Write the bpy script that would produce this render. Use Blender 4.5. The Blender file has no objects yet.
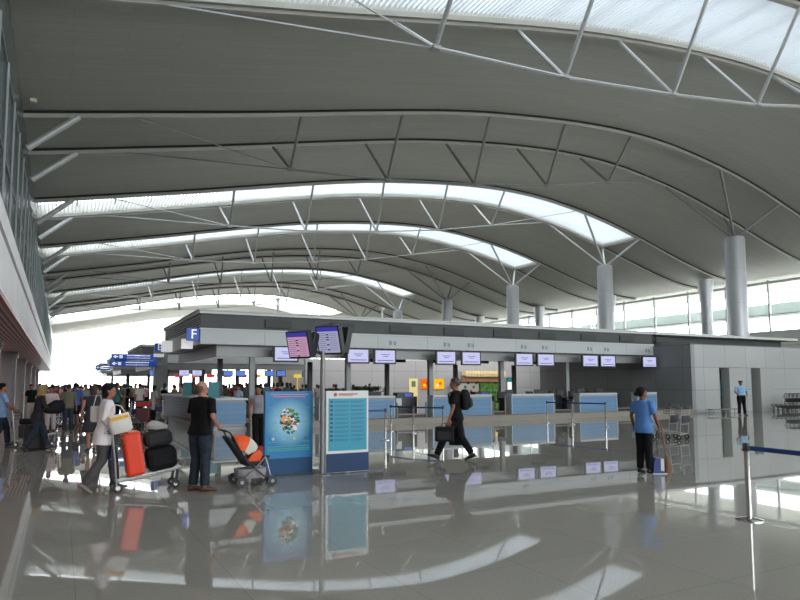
import bpy, bmesh, math, random
import numpy as np
from mathutils import Vector, Matrix
random.seed(7)
S = bpy.context.scene
COL = S.collection
R = math.radians

# ------------------------------------------------------------------ camera
F, TH, YAW, ROL, SY, EYE = 641.0, R(4.65), R(27.92), R(-.176), 31.5, 1.65
f0 = Vector((math.sin(YAW)*math.cos(TH), math.cos(YAW)*math.cos(TH), math.sin(TH)))
r0 = Vector((math.cos(YAW), -math.sin(YAW), 0)); u0 = r0.cross(f0)
rt = r0*math.cos(ROL)+u0*math.sin(ROL); up = u0*math.cos(ROL)-r0*math.sin(ROL)
CAMP = Vector((0, 0, EYE))
cd = bpy.data.cameras.new('camera'); cam = bpy.data.objects.new('camera', cd); COL.objects.link(cam)
cd.sensor_width = 36; cd.lens = F/800*36; cd.shift_y = SY/800; cd.clip_end = 600; cd.clip_start = .05
M = Matrix((rt, up, -f0)).transposed().to_4x4(); M.translation = CAMP
cam.matrix_world = M; S.camera = cam

def ray(x, y): return f0*F+rt*(x-400)+up*(300+SY-y)
def atY(x, y, Y): r = ray(x, y); return CAMP+r*(Y/r.y)
def atX(x, y, X): r = ray(x, y); return CAMP+r*(X/r.x)
def atZ(x, y, z=0.): r = ray(x, y); return CAMP+r*((z-EYE)/r.z)

# ------------------------------------------------------------------ world, light, exposure
S.view_settings.view_transform = 'Standard'; S.view_settings.look = 'None'
S.view_settings.gamma = 1; S.view_settings.use_curve_mapping = False
S.view_settings.exposure = -0.27
w = bpy.data.worlds.new('sky'); S.world = w; w.use_nodes = True
nt = w.node_tree; bg = nt.nodes['Background']
bg.inputs[0].default_value = (.985, .99, 1, 1); bg.inputs[1].default_value = 9.5
S.cycles.use_denoising = True
S.cycles.max_bounces = 10; S.cycles.diffuse_bounces = 6; S.cycles.glossy_bounces = 5
S.cycles.transparent_max_bounces = 16; S.cycles.transmission_bounces = 6
S.cycles.sample_clamp_indirect = 8
S.cycles.caustics_reflective = False; S.cycles.caustics_refractive = False

def portal(loc, rot, sx, sy):
    l = bpy.data.lights.new('portal', 'AREA'); l.shape = 'RECTANGLE'; l.size = sx; l.size_y = sy
    l.cycles.is_portal = True
    o = bpy.data.objects.new('daylight_portal', l); COL.objects.link(o); o.location = loc; o.rotation_euler = rot
    return o
portal((58.6, 55, 8.6), (0, R(90), 0), 6, 170)        # right curtain wall (light enters towards -X)
portal((25, -22.8, 9), (R(90), 0, 0), 66, 13)
portal((25, 139.5, 6), (R(-90), 0, 0), 70, 12)       # end wall (towards -Y)

# ------------------------------------------------------------------ materials
def lin(c):
    return tuple(((v/255)/12.92 if v/255 <= .04045 else ((v/255+.055)/1.055)**2.4) for v in c)+(1,)
MT = {}
def mat(name, rgb, rough=.5, metal=0., spec=.5, emit=None, es=0., alpha=None):
    if name in MT: return MT[name]
    m = bpy.data.materials.new(name); m.use_nodes = True
    b = m.node_tree.nodes['Principled BSDF']
    b.inputs['Base Color'].default_value = lin(rgb); b.inputs['Roughness'].default_value = rough
    b.inputs['Metallic'].default_value = metal; b.inputs['Specular IOR Level'].default_value = spec
    if emit: b.inputs['Emission Color'].default_value = lin(emit); b.inputs['Emission Strength'].default_value = es
    MT[name] = m; return m
def noisy(name, c1, c2, scale=8, rough=.5, metal=0., spec=.2, stretch=(1, 1, 1)):
    if name in MT: return MT[name]
    m = mat(name, c1, rough, metal, spec); n = m.node_tree; b = n.nodes['Principled BSDF']
    tc = n.nodes.new('ShaderNodeTexCoord'); mp = n.nodes.new('ShaderNodeMapping'); mp.inputs['Scale'].default_value = stretch
    no = n.nodes.new('ShaderNodeTexNoise'); no.inputs['Scale'].default_value = scale
    r = n.nodes.new('ShaderNodeValToRGB'); r.color_ramp.elements[0].position = .35; r.color_ramp.elements[1].position = .65
    r.color_ramp.elements[0].color = lin(c1); r.color_ramp.elements[1].color = lin(c2)
    n.links.new(tc.outputs['Object'], mp.inputs[0]); n.links.new(mp.outputs[0], no.inputs['Vector'])
    n.links.new(no.outputs['Fac'], r.inputs[0]); n.links.new(r.outputs[0], b.inputs['Base Color'])
    return m
def panelled(name, c1, c2, joint, bw, bh, mortar=.006, rough=.5, metal=0., spec=.5, axis='XZ', offset=0., speck=None, shift=(0, 0)):
    """surface divided in panels by thin joints (object coordinates are world metres)"""
    m = mat(name, c1, rough, metal, spec); n = m.node_tree; b = n.nodes['Principled BSDF']
    tc = n.nodes.new('ShaderNodeTexCoord'); sp = n.nodes.new('ShaderNodeSeparateXYZ'); cb = n.nodes.new('ShaderNodeCombineXYZ')
    n.links.new(tc.outputs['Object'], sp.inputs[0])
    n.links.new(sp.outputs[axis[0]], cb.inputs['X']); n.links.new(sp.outputs[axis[1]], cb.inputs['Y'])
    mp = n.nodes.new('ShaderNodeMapping'); mp.inputs['Location'].default_value = (shift[0], shift[1], 0)
    n.links.new(cb.outputs[0], mp.inputs[0])
    br = n.nodes.new('ShaderNodeTexBrick'); br.offset = offset; br.squash = 1
    br.inputs['Scale'].default_value = 1; br.inputs['Brick Width'].default_value = bw; br.inputs['Row Height'].default_value = bh
    br.inputs['Mortar Size'].default_value = mortar; br.inputs['Mortar Smooth'].default_value = .1
    br.inputs['Color1'].default_value = lin(c1); br.inputs['Color2'].default_value = lin(c2); br.inputs['Mortar'].default_value = lin(joint)
    n.links.new(mp.outputs[0], br.inputs['Vector'])
    out = br.outputs['Color']
    if speck:
        no = n.nodes.new('ShaderNodeTexNoise'); no.inputs['Scale'].default_value = speck[0]; no.inputs['Detail'].default_value = 3
        n.links.new(tc.outputs['Object'], no.inputs['Vector'])
        rr = n.nodes.new('ShaderNodeMapRange'); rr.inputs[1].default_value = .3; rr.inputs[2].default_value = .7
        rr.inputs[3].default_value = 1-speck[1]; rr.inputs[4].default_value = 1+speck[1]
        n.links.new(no.outputs['Fac'], rr.inputs[0])
        mx = n.nodes.new('ShaderNodeVectorMath'); mx.operation = 'SCALE'
        n.links.new(out, mx.inputs[0]); n.links.new(rr.outputs[0], mx.inputs['Scale']); out = mx.outputs[0]
    n.links.new(out, b.inputs['Base Color'])
    return m
def emis(name, rgb, s):
    if name in MT: return MT[name]
    m = bpy.data.materials.new(name); m.use_nodes = True; n = m.node_tree; n.nodes.clear()
    o = n.nodes.new('ShaderNodeOutputMaterial'); e = n.nodes.new('ShaderNodeEmission')
    e.inputs[0].default_value = lin(rgb); e.inputs[1].default_value = s; n.links.new(e.outputs[0], o.inputs[0])
    MT[name] = m; return m
def glassy(name, tint, refl=.08, rough=.02):
    m = bpy.data.materials.new(name); m.use_nodes = True; n = m.node_tree; n.nodes.clear()
    o = n.nodes.new('ShaderNodeOutputMaterial'); t = n.nodes.new('ShaderNodeBsdfTransparent'); g = n.nodes.new('ShaderNodeBsdfGlossy')
    mx = n.nodes.new('ShaderNodeMixShader'); mx.inputs[0].default_value = refl
    t.inputs[0].default_value = tint+(1,); g.inputs['Roughness'].default_value = rough
    n.links.new(t.outputs[0], mx.inputs[1]); n.links.new(g.outputs[0], mx.inputs[2]); n.links.new(mx.outputs[0], o.inputs[0])
    MT[name] = m; return m
def translucent(name, rgb, fac=.5):
    m = bpy.data.materials.new(name); m.use_nodes = True; n = m.node_tree; n.nodes.clear()
    o = n.nodes.new('ShaderNodeOutputMaterial'); d = n.nodes.new('ShaderNodeBsdfDiffuse'); t = n.nodes.new('ShaderNodeBsdfTranslucent')
    mx = n.nodes.new('ShaderNodeMixShader'); mx.inputs[0].default_value = fac
    d.inputs[0].default_value = lin(rgb); t.inputs[0].default_value = lin(rgb)
    n.links.new(d.outputs[0], mx.inputs[1]); n.links.new(t.outputs[0], mx.inputs[2]); n.links.new(mx.outputs[0], o.inputs[0])
    MT[name] = m; return m

FLOOR = panelled('granite_floor', (150, 147, 140), (146, 144, 137), (122, 120, 115), 1.2, 1.2, .003, rough=.022, spec=.45, axis='XY', speck=(60, .10), shift=(-.17, 0))
CEIL = panelled('ceiling_panels', (166, 166, 158), (161, 161, 154), (146, 146, 139), 3.0, .42, .008, rough=.75, axis='XY', offset=.5)
BEAM = mat('beam_paint', (150, 149, 142), .5)
DARK = mat('dark_gap', (14, 15, 15), .8)
STEEL = mat('white_steel_tube', (168, 170, 170), .4, .2)
CLAD = panelled('column_cladding', (186, 189, 192), (183, 186, 189), (146, 149, 152), 50, 2.4, .008, rough=.4, metal=.3, axis='XZ')
LOUV = translucent('skylight_louvre', (232, 236, 239), .32)
GLAZ = glassy('skylight_glass', (.66, .68, .695), .06)
GLAZ2 = glassy('clear_skylight_glass', (.82, .84, .855), .05)  # same glass, tint lightened to make the far strips look brighter
WGL = glassy('window_glass', (.97, .99, 1.0), .05)
DGL = mat('gallery_glass', (84, 94, 94), .2, 0, .5)
PARA = noisy('parapet_render', (238, 236, 236), (228, 227, 227), 1.2, .7)
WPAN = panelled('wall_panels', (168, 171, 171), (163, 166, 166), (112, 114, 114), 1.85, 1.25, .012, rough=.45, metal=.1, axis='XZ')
WPANY = panelled('wall_panels_side', (138, 141, 143), (134, 137, 139), (92, 95, 96), 1.85, 1.25, .012, rough=.4, metal=.1, axis='YZ')  # shaded copy of the wall panels, darkness of the return face painted in
FASC = panelled('fascia_panels', (182, 186, 187), (178, 182, 183), (130, 134, 135), 2.6, 9, .012, rough=.45, axis='XZ')
FASCY = mat('fascia_side', (206, 208, 206), .5)  # fascia colour painted lighter, as lit from the end windows
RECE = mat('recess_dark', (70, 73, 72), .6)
GREY = mat('mid_grey_metal', (150, 152, 152), .45, .1)
DGREY = mat('dark_grey', (52, 54, 56), .5)
BLACK = mat('black_plastic', (16, 16, 18), .4)
BLUE = panelled('counter_blue', (90, 132, 168), (87, 128, 164), (66, 102, 136), 20, .18, .006, rough=.4, axis='XZ')
PALE = mat('counter_pale_top', (176, 186, 190), .35)
PLIN = mat('plinth_stone', (132, 126, 116), .4)
SLAT = panelled('slatted_counter_side', (98, 108, 124), (94, 104, 120), (58, 64, 76), 40, .14, .012, rough=.35, metal=.4, axis='YZ')
CHROME = mat('polished_steel', (190, 188, 184), .12, 1.)
SCRW = emis('screen_white', (214, 216, 255), 1.05)
SCRB = emis('screen_text', (120, 130, 210), .9)
TAPE = mat('blue_tape', (22, 60, 128), .5)
SIGNB = mat('sign_blue', (24, 70, 160), .4, emit=(24, 80, 180), es=.35)
SIGNW = mat('sign_white', (240, 240, 240), .4, emit=(255, 255, 255), es=.5)
TEAL = mat('teal_card', (32, 120, 128), .5)
SOFF = panelled('soffit_slats', (196, 150, 146), (190, 146, 142), (40, 28, 28), 60, .16, .035, rough=.5, axis='YX')
RED = mat('red_trim', (150, 80, 84), .5)
SKIN = noisy('skin_tan', (150, 104, 82), (140, 96, 76), 20, .5)
SKIND = noisy('skin_brown', (124, 84, 66), (114, 76, 60), 20, .5)
HAIR = mat('hair_black', (14, 12, 12), .7, spec=.2)
HAIRG = mat('hair_grey', (70, 64, 60), .6)

# ------------------------------------------------------------------ mesh helper
class MB:
    def __init__(s): s.v = []; s.f = []; s.mi = []; s.cur = 0
    def add(s, vs, fs):
        o = len(s.v); s.v += [tuple(p) for p in vs]; s.f += [tuple(i+o for i in f) for f in fs]; s.mi += [s.cur]*len(fs); return s
    def box(s, x0, x1, y0, y1, z0, z1, mtx=None):
        P = [Vector(p) for p in ((x0, y0, z0), (x1, y0, z0), (x1, y1, z0), (x0, y1, z0), (x0, y0, z1), (x1, y0, z1), (x1, y1, z1), (x0, y1, z1))]
        if mtx: P = [mtx @ p for p in P]
        return s.add(P, [(0, 3, 2, 1), (4, 5, 6, 7), (0, 1, 5, 4), (1, 2, 6, 5), (2, 3, 7, 6), (3, 0, 4, 7)])
    def beam(s, a, b, w, h):
        """box section from a to b (vertical h)"""
        a = Vector(a); b = Vector(b); d = (b-a).normalized()
        sd = d.cross(Vector((0, 0, 1)));
        if sd.length < 1e-4: sd = Vector((1, 0, 0))
        sd.normalize(); u = sd.cross(d)
        P = [p+sd*sx*w/2+u*sz*h/2 for p in (a, b) for sx, sz in ((-1, -1), (1, -1), (1, 1), (-1, 1))]
        return s.add(P, [(0, 1, 2, 3), (7, 6, 5, 4), (0, 4, 5, 1), (1, 5, 6, 2), (2, 6, 7, 3), (3, 7, 4, 0)])
    def rings(s, rings, cap=True):
        n = len(rings[0]); vs = [p for r in rings for p in r]; fs = []
        for i in range(len(rings)-1):
            for j in range(n):
                k = (j+1) % n; fs.append((i*n+j, i*n+k, (i+1)*n+k, (i+1)*n+j))
        if cap: fs.append(tuple(reversed(range(n)))); fs.append(tuple((len(rings)-1)*n+j for j in range(n)))
        return s.add(vs, fs)
    def tube(s, pts, rad, n=8, round_=False):
        pts = [Vector(p) for p in pts]
        if not isinstance(rad, (list, tuple)): rad = [rad]*len(pts)
        rad = list(rad)
        if round_:
            d0 = (pts[0]-pts[1]).normalized(); d1 = (pts[-1]-pts[-2]).normalized()
            a, ra, b, rb = pts[0], rad[0], pts[-1], rad[-1]
            pts = [a+d0*ra*.95, a+d0*ra*.6]+pts+[b+d1*rb*.6, b+d1*rb*.95]
            rad = [ra*.3, ra*.8]+rad+[rb*.8, rb*.3]
        T = []
        for i in range(len(pts)):
            d = (pts[min(i+1, len(pts)-1)]-pts[max(i-1, 0)]); T.append(d.normalized())
        nrm = T[0].orthogonal().normalized(); out = []
        for i, p in enumerate(pts):
            nrm = (nrm-T[i]*nrm.dot(T[i])).normalized(); bi = T[i].cross(nrm)
            out.append([p+(nrm*math.cos(2*math.pi*j/n)+bi*math.sin(2*math.pi*j/n))*rad[i] for j in range(n)])
        return s.rings(out)
    def lathe(s, prof, c=(0, 0, 0), n=24, axis='z'):
        c = Vector(c); out = []
        for r, h in prof:
            ring = []
            for j in range(n):
                a = 2*math.pi*j/n; x, y = max(r, 1e-4)*math.cos(a), max(r, 1e-4)*math.sin(a)
                ring.append(c+(Vector((x, y, h)) if axis == 'z' else Vector((h, x, y)) if axis == 'x' else Vector((y, h, x))))
            out.append(ring)
        return s.rings(out)
    def sect(s, secs, n=20, mtx=None, p=2.3):
        """stack of superelliptic sections (cx,cy,cz,rx,ry)"""
        out = []
        for cx, cy, cz, rx, ry in secs:
            ring = []
            for j in range(n):
                a = 2*math.pi*j/n; c_, s_ = math.cos(a), math.sin(a)
                q = Vector((cx+rx*math.copysign(abs(c_)**(2/p), c_), cy+ry*math.copysign(abs(s_)**(2/p), s_), cz))
                ring.append(mtx @ q if mtx else q)
            out.append(ring)
        return s.rings(out)
    def prism(s, poly, a, b, axis='y'):
        """2D polygon (u,v) extruded: axis y -> (u,t,v); x -> (t,u,v); z -> (u,v,t)"""
        mk = {'y': lambda u, v, t: (u, t, v), 'x': lambda u, v, t: (t, u, v), 'z': lambda u, v, t: (u, v, t)}[axis]
        n = len(poly); vs = [mk(u, v, a) for u, v in poly]+[mk(u, v, b) for u, v in poly]
        fs = [tuple(range(n)), tuple(range(2*n-1, n-1, -1))]+[(i, i+n, (i+1) % n+n, (i+1) % n) for i in range(n)]
        return s.add(vs, fs)
    def mesh(s, name):
        me = bpy.data.meshes.new(name); me.from_pydata(s.v, [], s.f)
        me.polygons.foreach_set('material_index', s.mi)
        bm = bmesh.new(); bm.from_mesh(me); bmesh.ops.recalc_face_normals(bm, faces=bm.faces); bm.to_mesh(me); bm.free()
        return me
    def build(s, name, m, parent=None, smooth=False, bevel=0, loc=None, rz=None):
        me = s.mesh(name)
        for x in (m if isinstance(m, (list, tuple)) else [m]): me.materials.append(x)
        o = bpy.data.objects.new(name, me); COL.objects.link(o)
        if parent: o.parent = parent
        if loc is not None: o.location = loc
        if rz is not None: o.rotation_euler.z = rz
        if bevel:
            b = o.modifiers.new('b', 'BEVEL'); b.width = bevel; b.segments = 2; b.limit_method = 'ANGLE'
        if smooth:
            me.polygons.foreach_set('use_smooth', [True]*len(me.polygons))
            bm = bmesh.new(); bm.from_mesh(me)
            for e in bm.edges:
                if len(e.link_faces) == 2 and e.calc_face_angle(0) > R(45): e.smooth = False
            bm.to_mesh(me); bm.free()
        return o
def tag(o, label=None, cat=None, group=None, kind=None):
    if label: o['label'] = label
    if cat: o['category'] = cat
    if group: o['group'] = group
    if kind: o['kind'] = kind
    return o
def empty(name, loc, rz=0, label=None, cat=None, group=None):
    o = bpy.data.objects.new(name, None); COL.objects.link(o); o.location = loc; o.rotation_euler = (0, 0, rz); o.empty_display_size = .1
    return tag(o, label, cat, group)
def struct(o): o['kind'] = 'structure'; return o
KIDS = {}
def copy_tree(o, parent=None):
    c = o.copy(); COL.objects.link(c)
    if parent: c.parent = parent
    for ch in list(o.children): copy_tree(ch, c)
    return c
def box_thing(name, m, dims, label, cat, group=None, bevel=0, **k):
    o = MB().box(*dims).build(name, m, bevel=bevel, **k); return tag(o, label, cat, group)

# ------------------------------------------------------------------ roof profile across the hall
PX = [-9, -1.75, 2.8, 5.5, 7.3, 9.2, 13.3, 16.5, 19.2, 23.5, 27, 30, 33.5, 38, 41, 44, 46.7, 50, 53, 56, 58, 66]
PZ = [10.4, 11.5, 12.42, 12.95, 13.32, 13.74, 14.62, 15.27, 15.72, 16.24, 16.52, 16.6, 16.42, 15.76, 15.12, 14.28, 13.45, 12.5, 11.75, 11.35, 11.35, 11.1]
def roof(x): return float(np.interp(x, PX, PZ))
_xs = np.linspace(-9, 66, 151); _z = np.interp(_xs, PX, PZ)
_k = np.exp(-.5*(np.arange(-6, 7)/2.2)**2); _k /= _k.sum()
_zs = np.convolve(np.pad(_z, 6, mode='edge'), _k, 'valid')
def rz_(x): return float(np.interp(x, _xs, _zs))
def prof(x0, x1, n):
    return [(x0+(x1-x0)*i/n, rz_(x0+(x1-x0)*i/n)) for i in range(n+1)]
TH_R = .7
BAYS = [(2.9, 'S'), (15.8, 'S'), (28.5, 'N'), (40.8, 'S'), (53.8, 'S'), (66.8, 'N'), (79.9, 'S'), (92.8, 'N')]
LX, RX, FAR = -1.5, 58, 139
SKYS = [(y-2, y+2) for y, k in BAYS if k == 'S']+[(104, 119)]  # first strip is unseen, added to light the foreground
ce = MB(); y = -22
def roofseg(x0, x1, ya, yb, n):
    p = prof(x0, x1, n); ce.prism(p+[(a, b+TH_R) for a, b in reversed(p)], ya, yb, 'y')
for a, b in SKYS+[(FAR+7, None)]:
    roofseg(-9, 66, y, a, 90)
    if b is None: break
    roofseg(44, 66, a, b, 30); roofseg(-9, LX, a, b, 4); y = b
struct(ce.build('ceiling', CEIL))

# skylights: frame, louvre slats, glass
ordn = ['skylight strip directly over the camera position, out of the frame', 'nearest long curved skylight strip at the top of the hall', 'second curved skylight strip, ending above the second round column',
        'third curved skylight strip, ending above the third round column', 'fourth curved skylight strip, small and far down the hall',
        'widest bright skylight band over the far end of the hall']
for i, (a, b) in enumerate(SKYS):
    x1 = 44 if i < 5 else 56
    t = empty('skylight', (0, (a+b)/2, 0), label='%s, with white slats' % ordn[i], cat='skylight', group='skylights in the curved roof')
    g = MB(); p = prof(LX, x1, 60); g.prism([(x, z+TH_R-.05) for x, z in p]+[(x, z+TH_R-.02) for x, z in reversed(p)], a-(a+b)/2, b-(a+b)/2, 'y'); g.build('glass', GLAZ if i < 2 else GLAZ2 if i < 5 else WGL, t)
    hy = (b-a)/2
    fr = MB()
    for sy in (-hy, hy-.1):
        fr.prism([(x, z-.16) for x, z in p]+[(x, z+.02) for x, z in reversed(p)], sy, sy+.1, 'y')
    nb = 22 if i < 5 else 26
    for k in range(nb+1):
        x = LX+(x1-LX)*k/nb; fr.box(x-.04, x+.04, -hy, hy, rz_(x)+TH_R-.2, rz_(x)+TH_R-.06)
    fr.box(x1-.12, x1, -hy, hy, rz_(x1)-.16, rz_(x1)+.04)
    fr.build('frame', BEAM, t)
    if i == 5: continue
    sl = MB(); st = .2 if i < 4 else .3; x = LX+.2
    while x < x1-.2:
        z = rz_(x); sl.box(x-.014, x+.014, -hy+.12, hy-.12, z+.04, z+.2, None); x += st
    sl.build('louvre', LOUV, t)

# roof trusses
TOPX = [9.05, 14.15, 19.3, 24.45, 29.6]; BOT = [(9.3, 11.75), (14.4, 12.0), (19.75, 12.55), (24.9, 13.22), (29.85, 14.15)]
tl = ['nearest roof truss under the big skylight at the top of the picture', 'second roof truss, under plain grey ceiling, above the closest round column',
      'third roof truss, under the second skylight strip', 'fourth roof truss, under the third skylight strip',
      'fifth roof truss, under plain ceiling, above the fourth round column', 'sixth roof truss, under the small far skylight strip', 'seventh roof truss, far down the hall before the widest skylight']
for i, (Y, kind) in enumerate(BAYS[1:]):
    t = empty('roof_truss', (0, Y, 0), label='slender white steel '+tl[i], cat='roof truss', group='steel roof trusses across the hall')
    r = .075; ST = STEEL if kind == 'S' else mat('grey_steel_tube', (118, 120, 118), .5); dx = .3 if i == 0 else 0  # under plain ceiling the white steel is painted darker, as in shade
    for sy in (-2, 2):
        bm_ = MB(); xs = np.linspace(LX, RX-.2, 80)
        pts = [(x, rz_(x)) for x in xs]
        off = sy+(.14 if sy > 0 else -.14)
        bm_.prism([(x, z-.26) for x, z in pts]+[(x, z-.09) for x, z in reversed(pts)], off-.09, off+.09, 'y')
        bm_.build('beam', BEAM, t)
        gp = MB(); gp.prism([(x, z-.1) for x, z in pts]+[(x, z+.01) for x, z in reversed(pts)], off-.13, off-.06, 'y'); gp.build('shadow_gap', DARK, t)
        for k, x in enumerate(TOPX):
            MB().tube([(x+dx, off, rz_(x)-.2), (BOT[k][0]+dx, 0, BOT[k][1]-dx*.3)], r, 8).build('strut', ST, t, smooth=True)
        if i: MB().tube([(-1.35, off*.95, 10.25), (.3, off, rz_(.3)-.2)], .13, 10).build('wall_brace', STEEL, t, smooth=True)
        MB().tube([(2.1, off, rz_(2.1)-.2), (BOT[0][0]+dx, 0, BOT[0][1]-dx*.3)], .03, 6).build('tie_rod', ST, t, smooth=True)
        MB().tube([(BOT[-1][0], 0, BOT[-1][1]), (37.0, off, rz_(37)-.2)], .028 if kind == 'S' else .018, 6).build('tie_rod', ST, t, smooth=True)
        for x in (37.7, 44.0):
            MB().tube([(42+(-.15 if x < 42 else .15), .1*sy/2, 11.95), (x, off, rz_(x)-.2)], .09, 8).build('column_strut', ST, t, smooth=True)
    ch = MB()
    for k in range(4):
        for s_ in (-.07, .07):
            ch.tube([(BOT[k][0]+dx, s_, BOT[k][1]-dx*.3), (BOT[k+1][0]+dx, s_, BOT[k+1][1]-dx*.3)], .035, 6)
    for k in range(5): ch.box(BOT[k][0]-.14+dx, BOT[k][0]+.14+dx, -.13, .13, BOT[k][1]-.06-dx*.3, BOT[k][1]+.06-dx*.3)
    ch.build('bottom_chord', ST, t)
# columns
cl = ['closest and thickest round metal-clad column on the right', 'second round metal-clad column, under the end of the second skylight',
      'third round metal-clad column, under the end of the third skylight', 'fourth round metal-clad column, under the plain ceiling', 'fifth round metal-clad column, short above the canopy roof']
for i, (Y, kind) in enumerate(BAYS[2:7]):
    m = MB(); m.lathe([(.66, 0), (.66, 4), (.655, 11.75), (.6, 11.92), (.2, 12.0)], n=40)
    o = m.build('column', CLAD, smooth=True, loc=(42, Y, 0)); tag(o, cl[i], 'column', 'large round columns')
for i, (Y, l) in enumerate(((39.8, 'nearest slimmer column in front of the window wall'), (51.9, 'slimmer column hidden behind the second large column'), (63.8, 'slimmer pale column beside the third large column'), (77, 'farthest slim pale column against the window wall'))):
    m = MB(); m.lathe([(.52, 0), (.52, 8.5), (.56, 9.7), (.66, 10.5), (.72, rz_(54)-.25)], n=32)
    tag(m.build('column', CLAD, smooth=True, loc=(54, Y, 0)), l, 'column', 'slim columns by the window wall')

# ------------------------------------------------------------------ floor, walls
struct(MB().box(-12, 58.4, -24, 170, -.3, 0).build('floor', FLOOR))
OUT = mat('outside_concrete', (240, 240, 235), .8)
struct(MB().box(58.45, 300, -150, 420, -.6, -.1).build('ground', OUT)); struct(MB().box(-200, 58.4, 170.05, 420, -.6, -.1).build('ground', OUT))
tag(MB().box(69, 70.6, -10, 150, 8.9, 10.3).box(69.5, 70.3, -10, 150, 6.4, 6.7).build('canopy', mat('outside_canopy', (120, 132, 128), .6)), 'grey concrete canopy outside beyond the tall window wall', 'canopy')
# right curtain wall
win = MB(); win.box(58.0, 58.04, -22, FAR, 6.3, 11.3); struct(win.build('window_1', WGL))
wf = MB(); wy = -20
while wy < FAR:
    wf.box(57.85, 58.1, wy-.07, wy+.07, 6.2, 11.15); wy += 4.32
for z, h in ((6.25, .15), (7.9, .05), (10.9, .12)): wf.box(57.9, 58.1, -22, FAR, z-h, z+h)
fo = wf.build('window_1_frame', mat('mullion_grey', (206, 210, 212), .5, .0)); struct(fo)
struct(MB().box(57.9, 58.4, -22, FAR, 0, 6.1).build('wall_right', panelled('right_wall_panels', (222, 222, 214), (218, 218, 210), (176, 176, 170), 3, 1.25, .02, axis='YZ')))
# end wall: glass with mullions
struct(MB().box(-9, 58, FAR, FAR+.04, 0, 11.6).build('window_2', WGL))
ef = MB(); x = -8
ep = mat('end_mullion', (200, 200, 192), .5)
while x < 58:
    ef.box(x-.05, x+.05, FAR-.25, FAR+.1, 0, 16.0 if x > 14 else rz_(x)-.1); x += 3
for z in (3.6, 7.4, 11.2): ef.box(-9, 58, FAR-.1, FAR+.1, z-.05, z+.05)
struct(ef.build('window_2_frame', ep))
struct(MB().box(12, 58, FAR, FAR+.04, 11.7, 16).build('window_3', WGL))
# back wall behind the camera; its unseen glazing is added for more daylight
struct(MB().box(-9, 66, -22.5, -22, 0, 3).build('wall_back', mat('back_wall', (150, 150, 146), .7)))
struct(MB().box(-9, 58, -22.3, -22.26, 3, 17).build('window_5', WGL))
bf = MB()
for k in range(17): bf.box(-9+k*4.2-.08, -9+k*4.2+.08, -22.4, -22.1, 3, rz_(-9+k*4.2))
for z in (6.5, 10): bf.box(-9, 58, -22.4, -22.2, z-.06, z+.06)
struct(bf.build('window_5_frame', mat('mullion_grey', (206, 210, 212))))
# left gallery
struct(MB().box(-9.5, -9, -22, FAR, 0, 11.5).build('wall_left', mat('gallery_back_wall', (176, 168, 168), .7)))
BX = -1.2
sf = MB(); sf.box(-9, BX-.02, -22, 108, 3.62, 3.8); so = sf.build('ceiling_gallery', SOFF); struct(so)
struct(MB().box(-9, -1.55, -22, 108, 3.82, 5.0).build('floor_gallery', GREY))
gp = MB(); gp.box(BX-.06, BX+.03, -22, 108, 3.55, 3.66); struct(gp.build('trim_1', RED))
pp = MB(); pp.box(BX-.3, BX, -22, 108, 3.67, 4.86); pp.box(BX-.3, BX-.06, -22, 108, 4.87, 4.93); pp.box(BX-.3, BX+.04, -22, 108, 4.94, 5.42)
struct(pp.build('wall_parapet', PARA))
gl = MB(); gl.box(LX-.06, LX, -22, FAR, 5.2, 11.45); struct(gl.build('window_4', DGL))
gm = MB(); yy = -20.4
while yy < FAR-1: gm.tube([(-1.44, yy, 5.0), (-1.44, yy, 9.85)], .04, 8); yy += 2.6
for z in (7.6, 9.9): gm.box(-1.5, -1.46, -22, FAR, z-.03, z+.03)
struct(gm.build('window_4_mullions', mat('gallery_tube', (130, 138, 138), .5), smooth=True))
for i, Y in enumerate((33, 45, 57, 69, 81, 93)):
    m = MB(); m.lathe([(.42, 0), (.42, 3.2), (.5, 3.3), (.5, 3.6)], n=24)
    tag(m.build('column', mat('gallery_column', (150, 146, 148), .4), smooth=True, loc=(-2.75, Y, 0)), ['round grey pillar at the left edge under the gallery', 'second round pillar under the gallery', 'third round pillar under the gallery', 'fourth round pillar under the gallery', 'fifth round pillar under the gallery', 'farthest round pillar under the gallery'][i], 'column', 'pillars under the left gallery')

# lamps for the shops under the gallery; unseen fill added for the rear wall
def lamp(loc, rot, sx, sy, power, col=(1, .95, .88)):
    l = bpy.data.lights.new('shop_lamp', 'AREA'); l.shape = 'RECTANGLE'; l.size = sx; l.size_y = sy; l.energy = power; l.color = col
    o = bpy.data.objects.new('shop_lamp', l); COL.objects.link(o); o.location = loc; o.rotation_euler = rot; return o
lamp((26, 41.5, 3.9), (R(35), 0, 0), 22, .4, 420)  # unseen lamp, added to brighten the rear wall
lamp((-6, 45, 3.3), (0, 0, 0), 2, 80, 1300, (1, .86, .84))
lamp((24, 58, 3.4), (R(-20), 0, 0), 26, .5, 900)
tag(MB().box(-.1, .1, -.1, .1, -.12, .0).build('ceiling_sensor', mat('sensor_pale', (210, 210, 196), .5), loc=(-1.15, 25.2, rz_(-1.15)+.0)), 'small pale sensor box on the dark ceiling near the upper left wall', 'sensor')

# ------------------------------------------------------------------ text helper (real outlines turned into mesh)
def text(name, s, size, m, parent, loc, rot=(R(90), 0, 0), depth=.006):
    c = bpy.data.curves.new('t', 'FONT'); c.body = s; c.size = size; c.extrude = depth; c.align_x = 'CENTER'; c.align_y = 'CENTER'
    o = bpy.data.objects.new('t', c); COL.objects.link(o); dg = bpy.context.evaluated_depsgraph_get()
    me = bpy.data.meshes.new_from_object(o.evaluated_get(dg)); bpy.data.objects.remove(o)
    me.materials.clear(); me.materials.append(m)
    q = bpy.data.objects.new(name, me); COL.objects.link(q); q.parent = parent; q.location = loc; q.rotation_euler = rot
    return q

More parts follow.
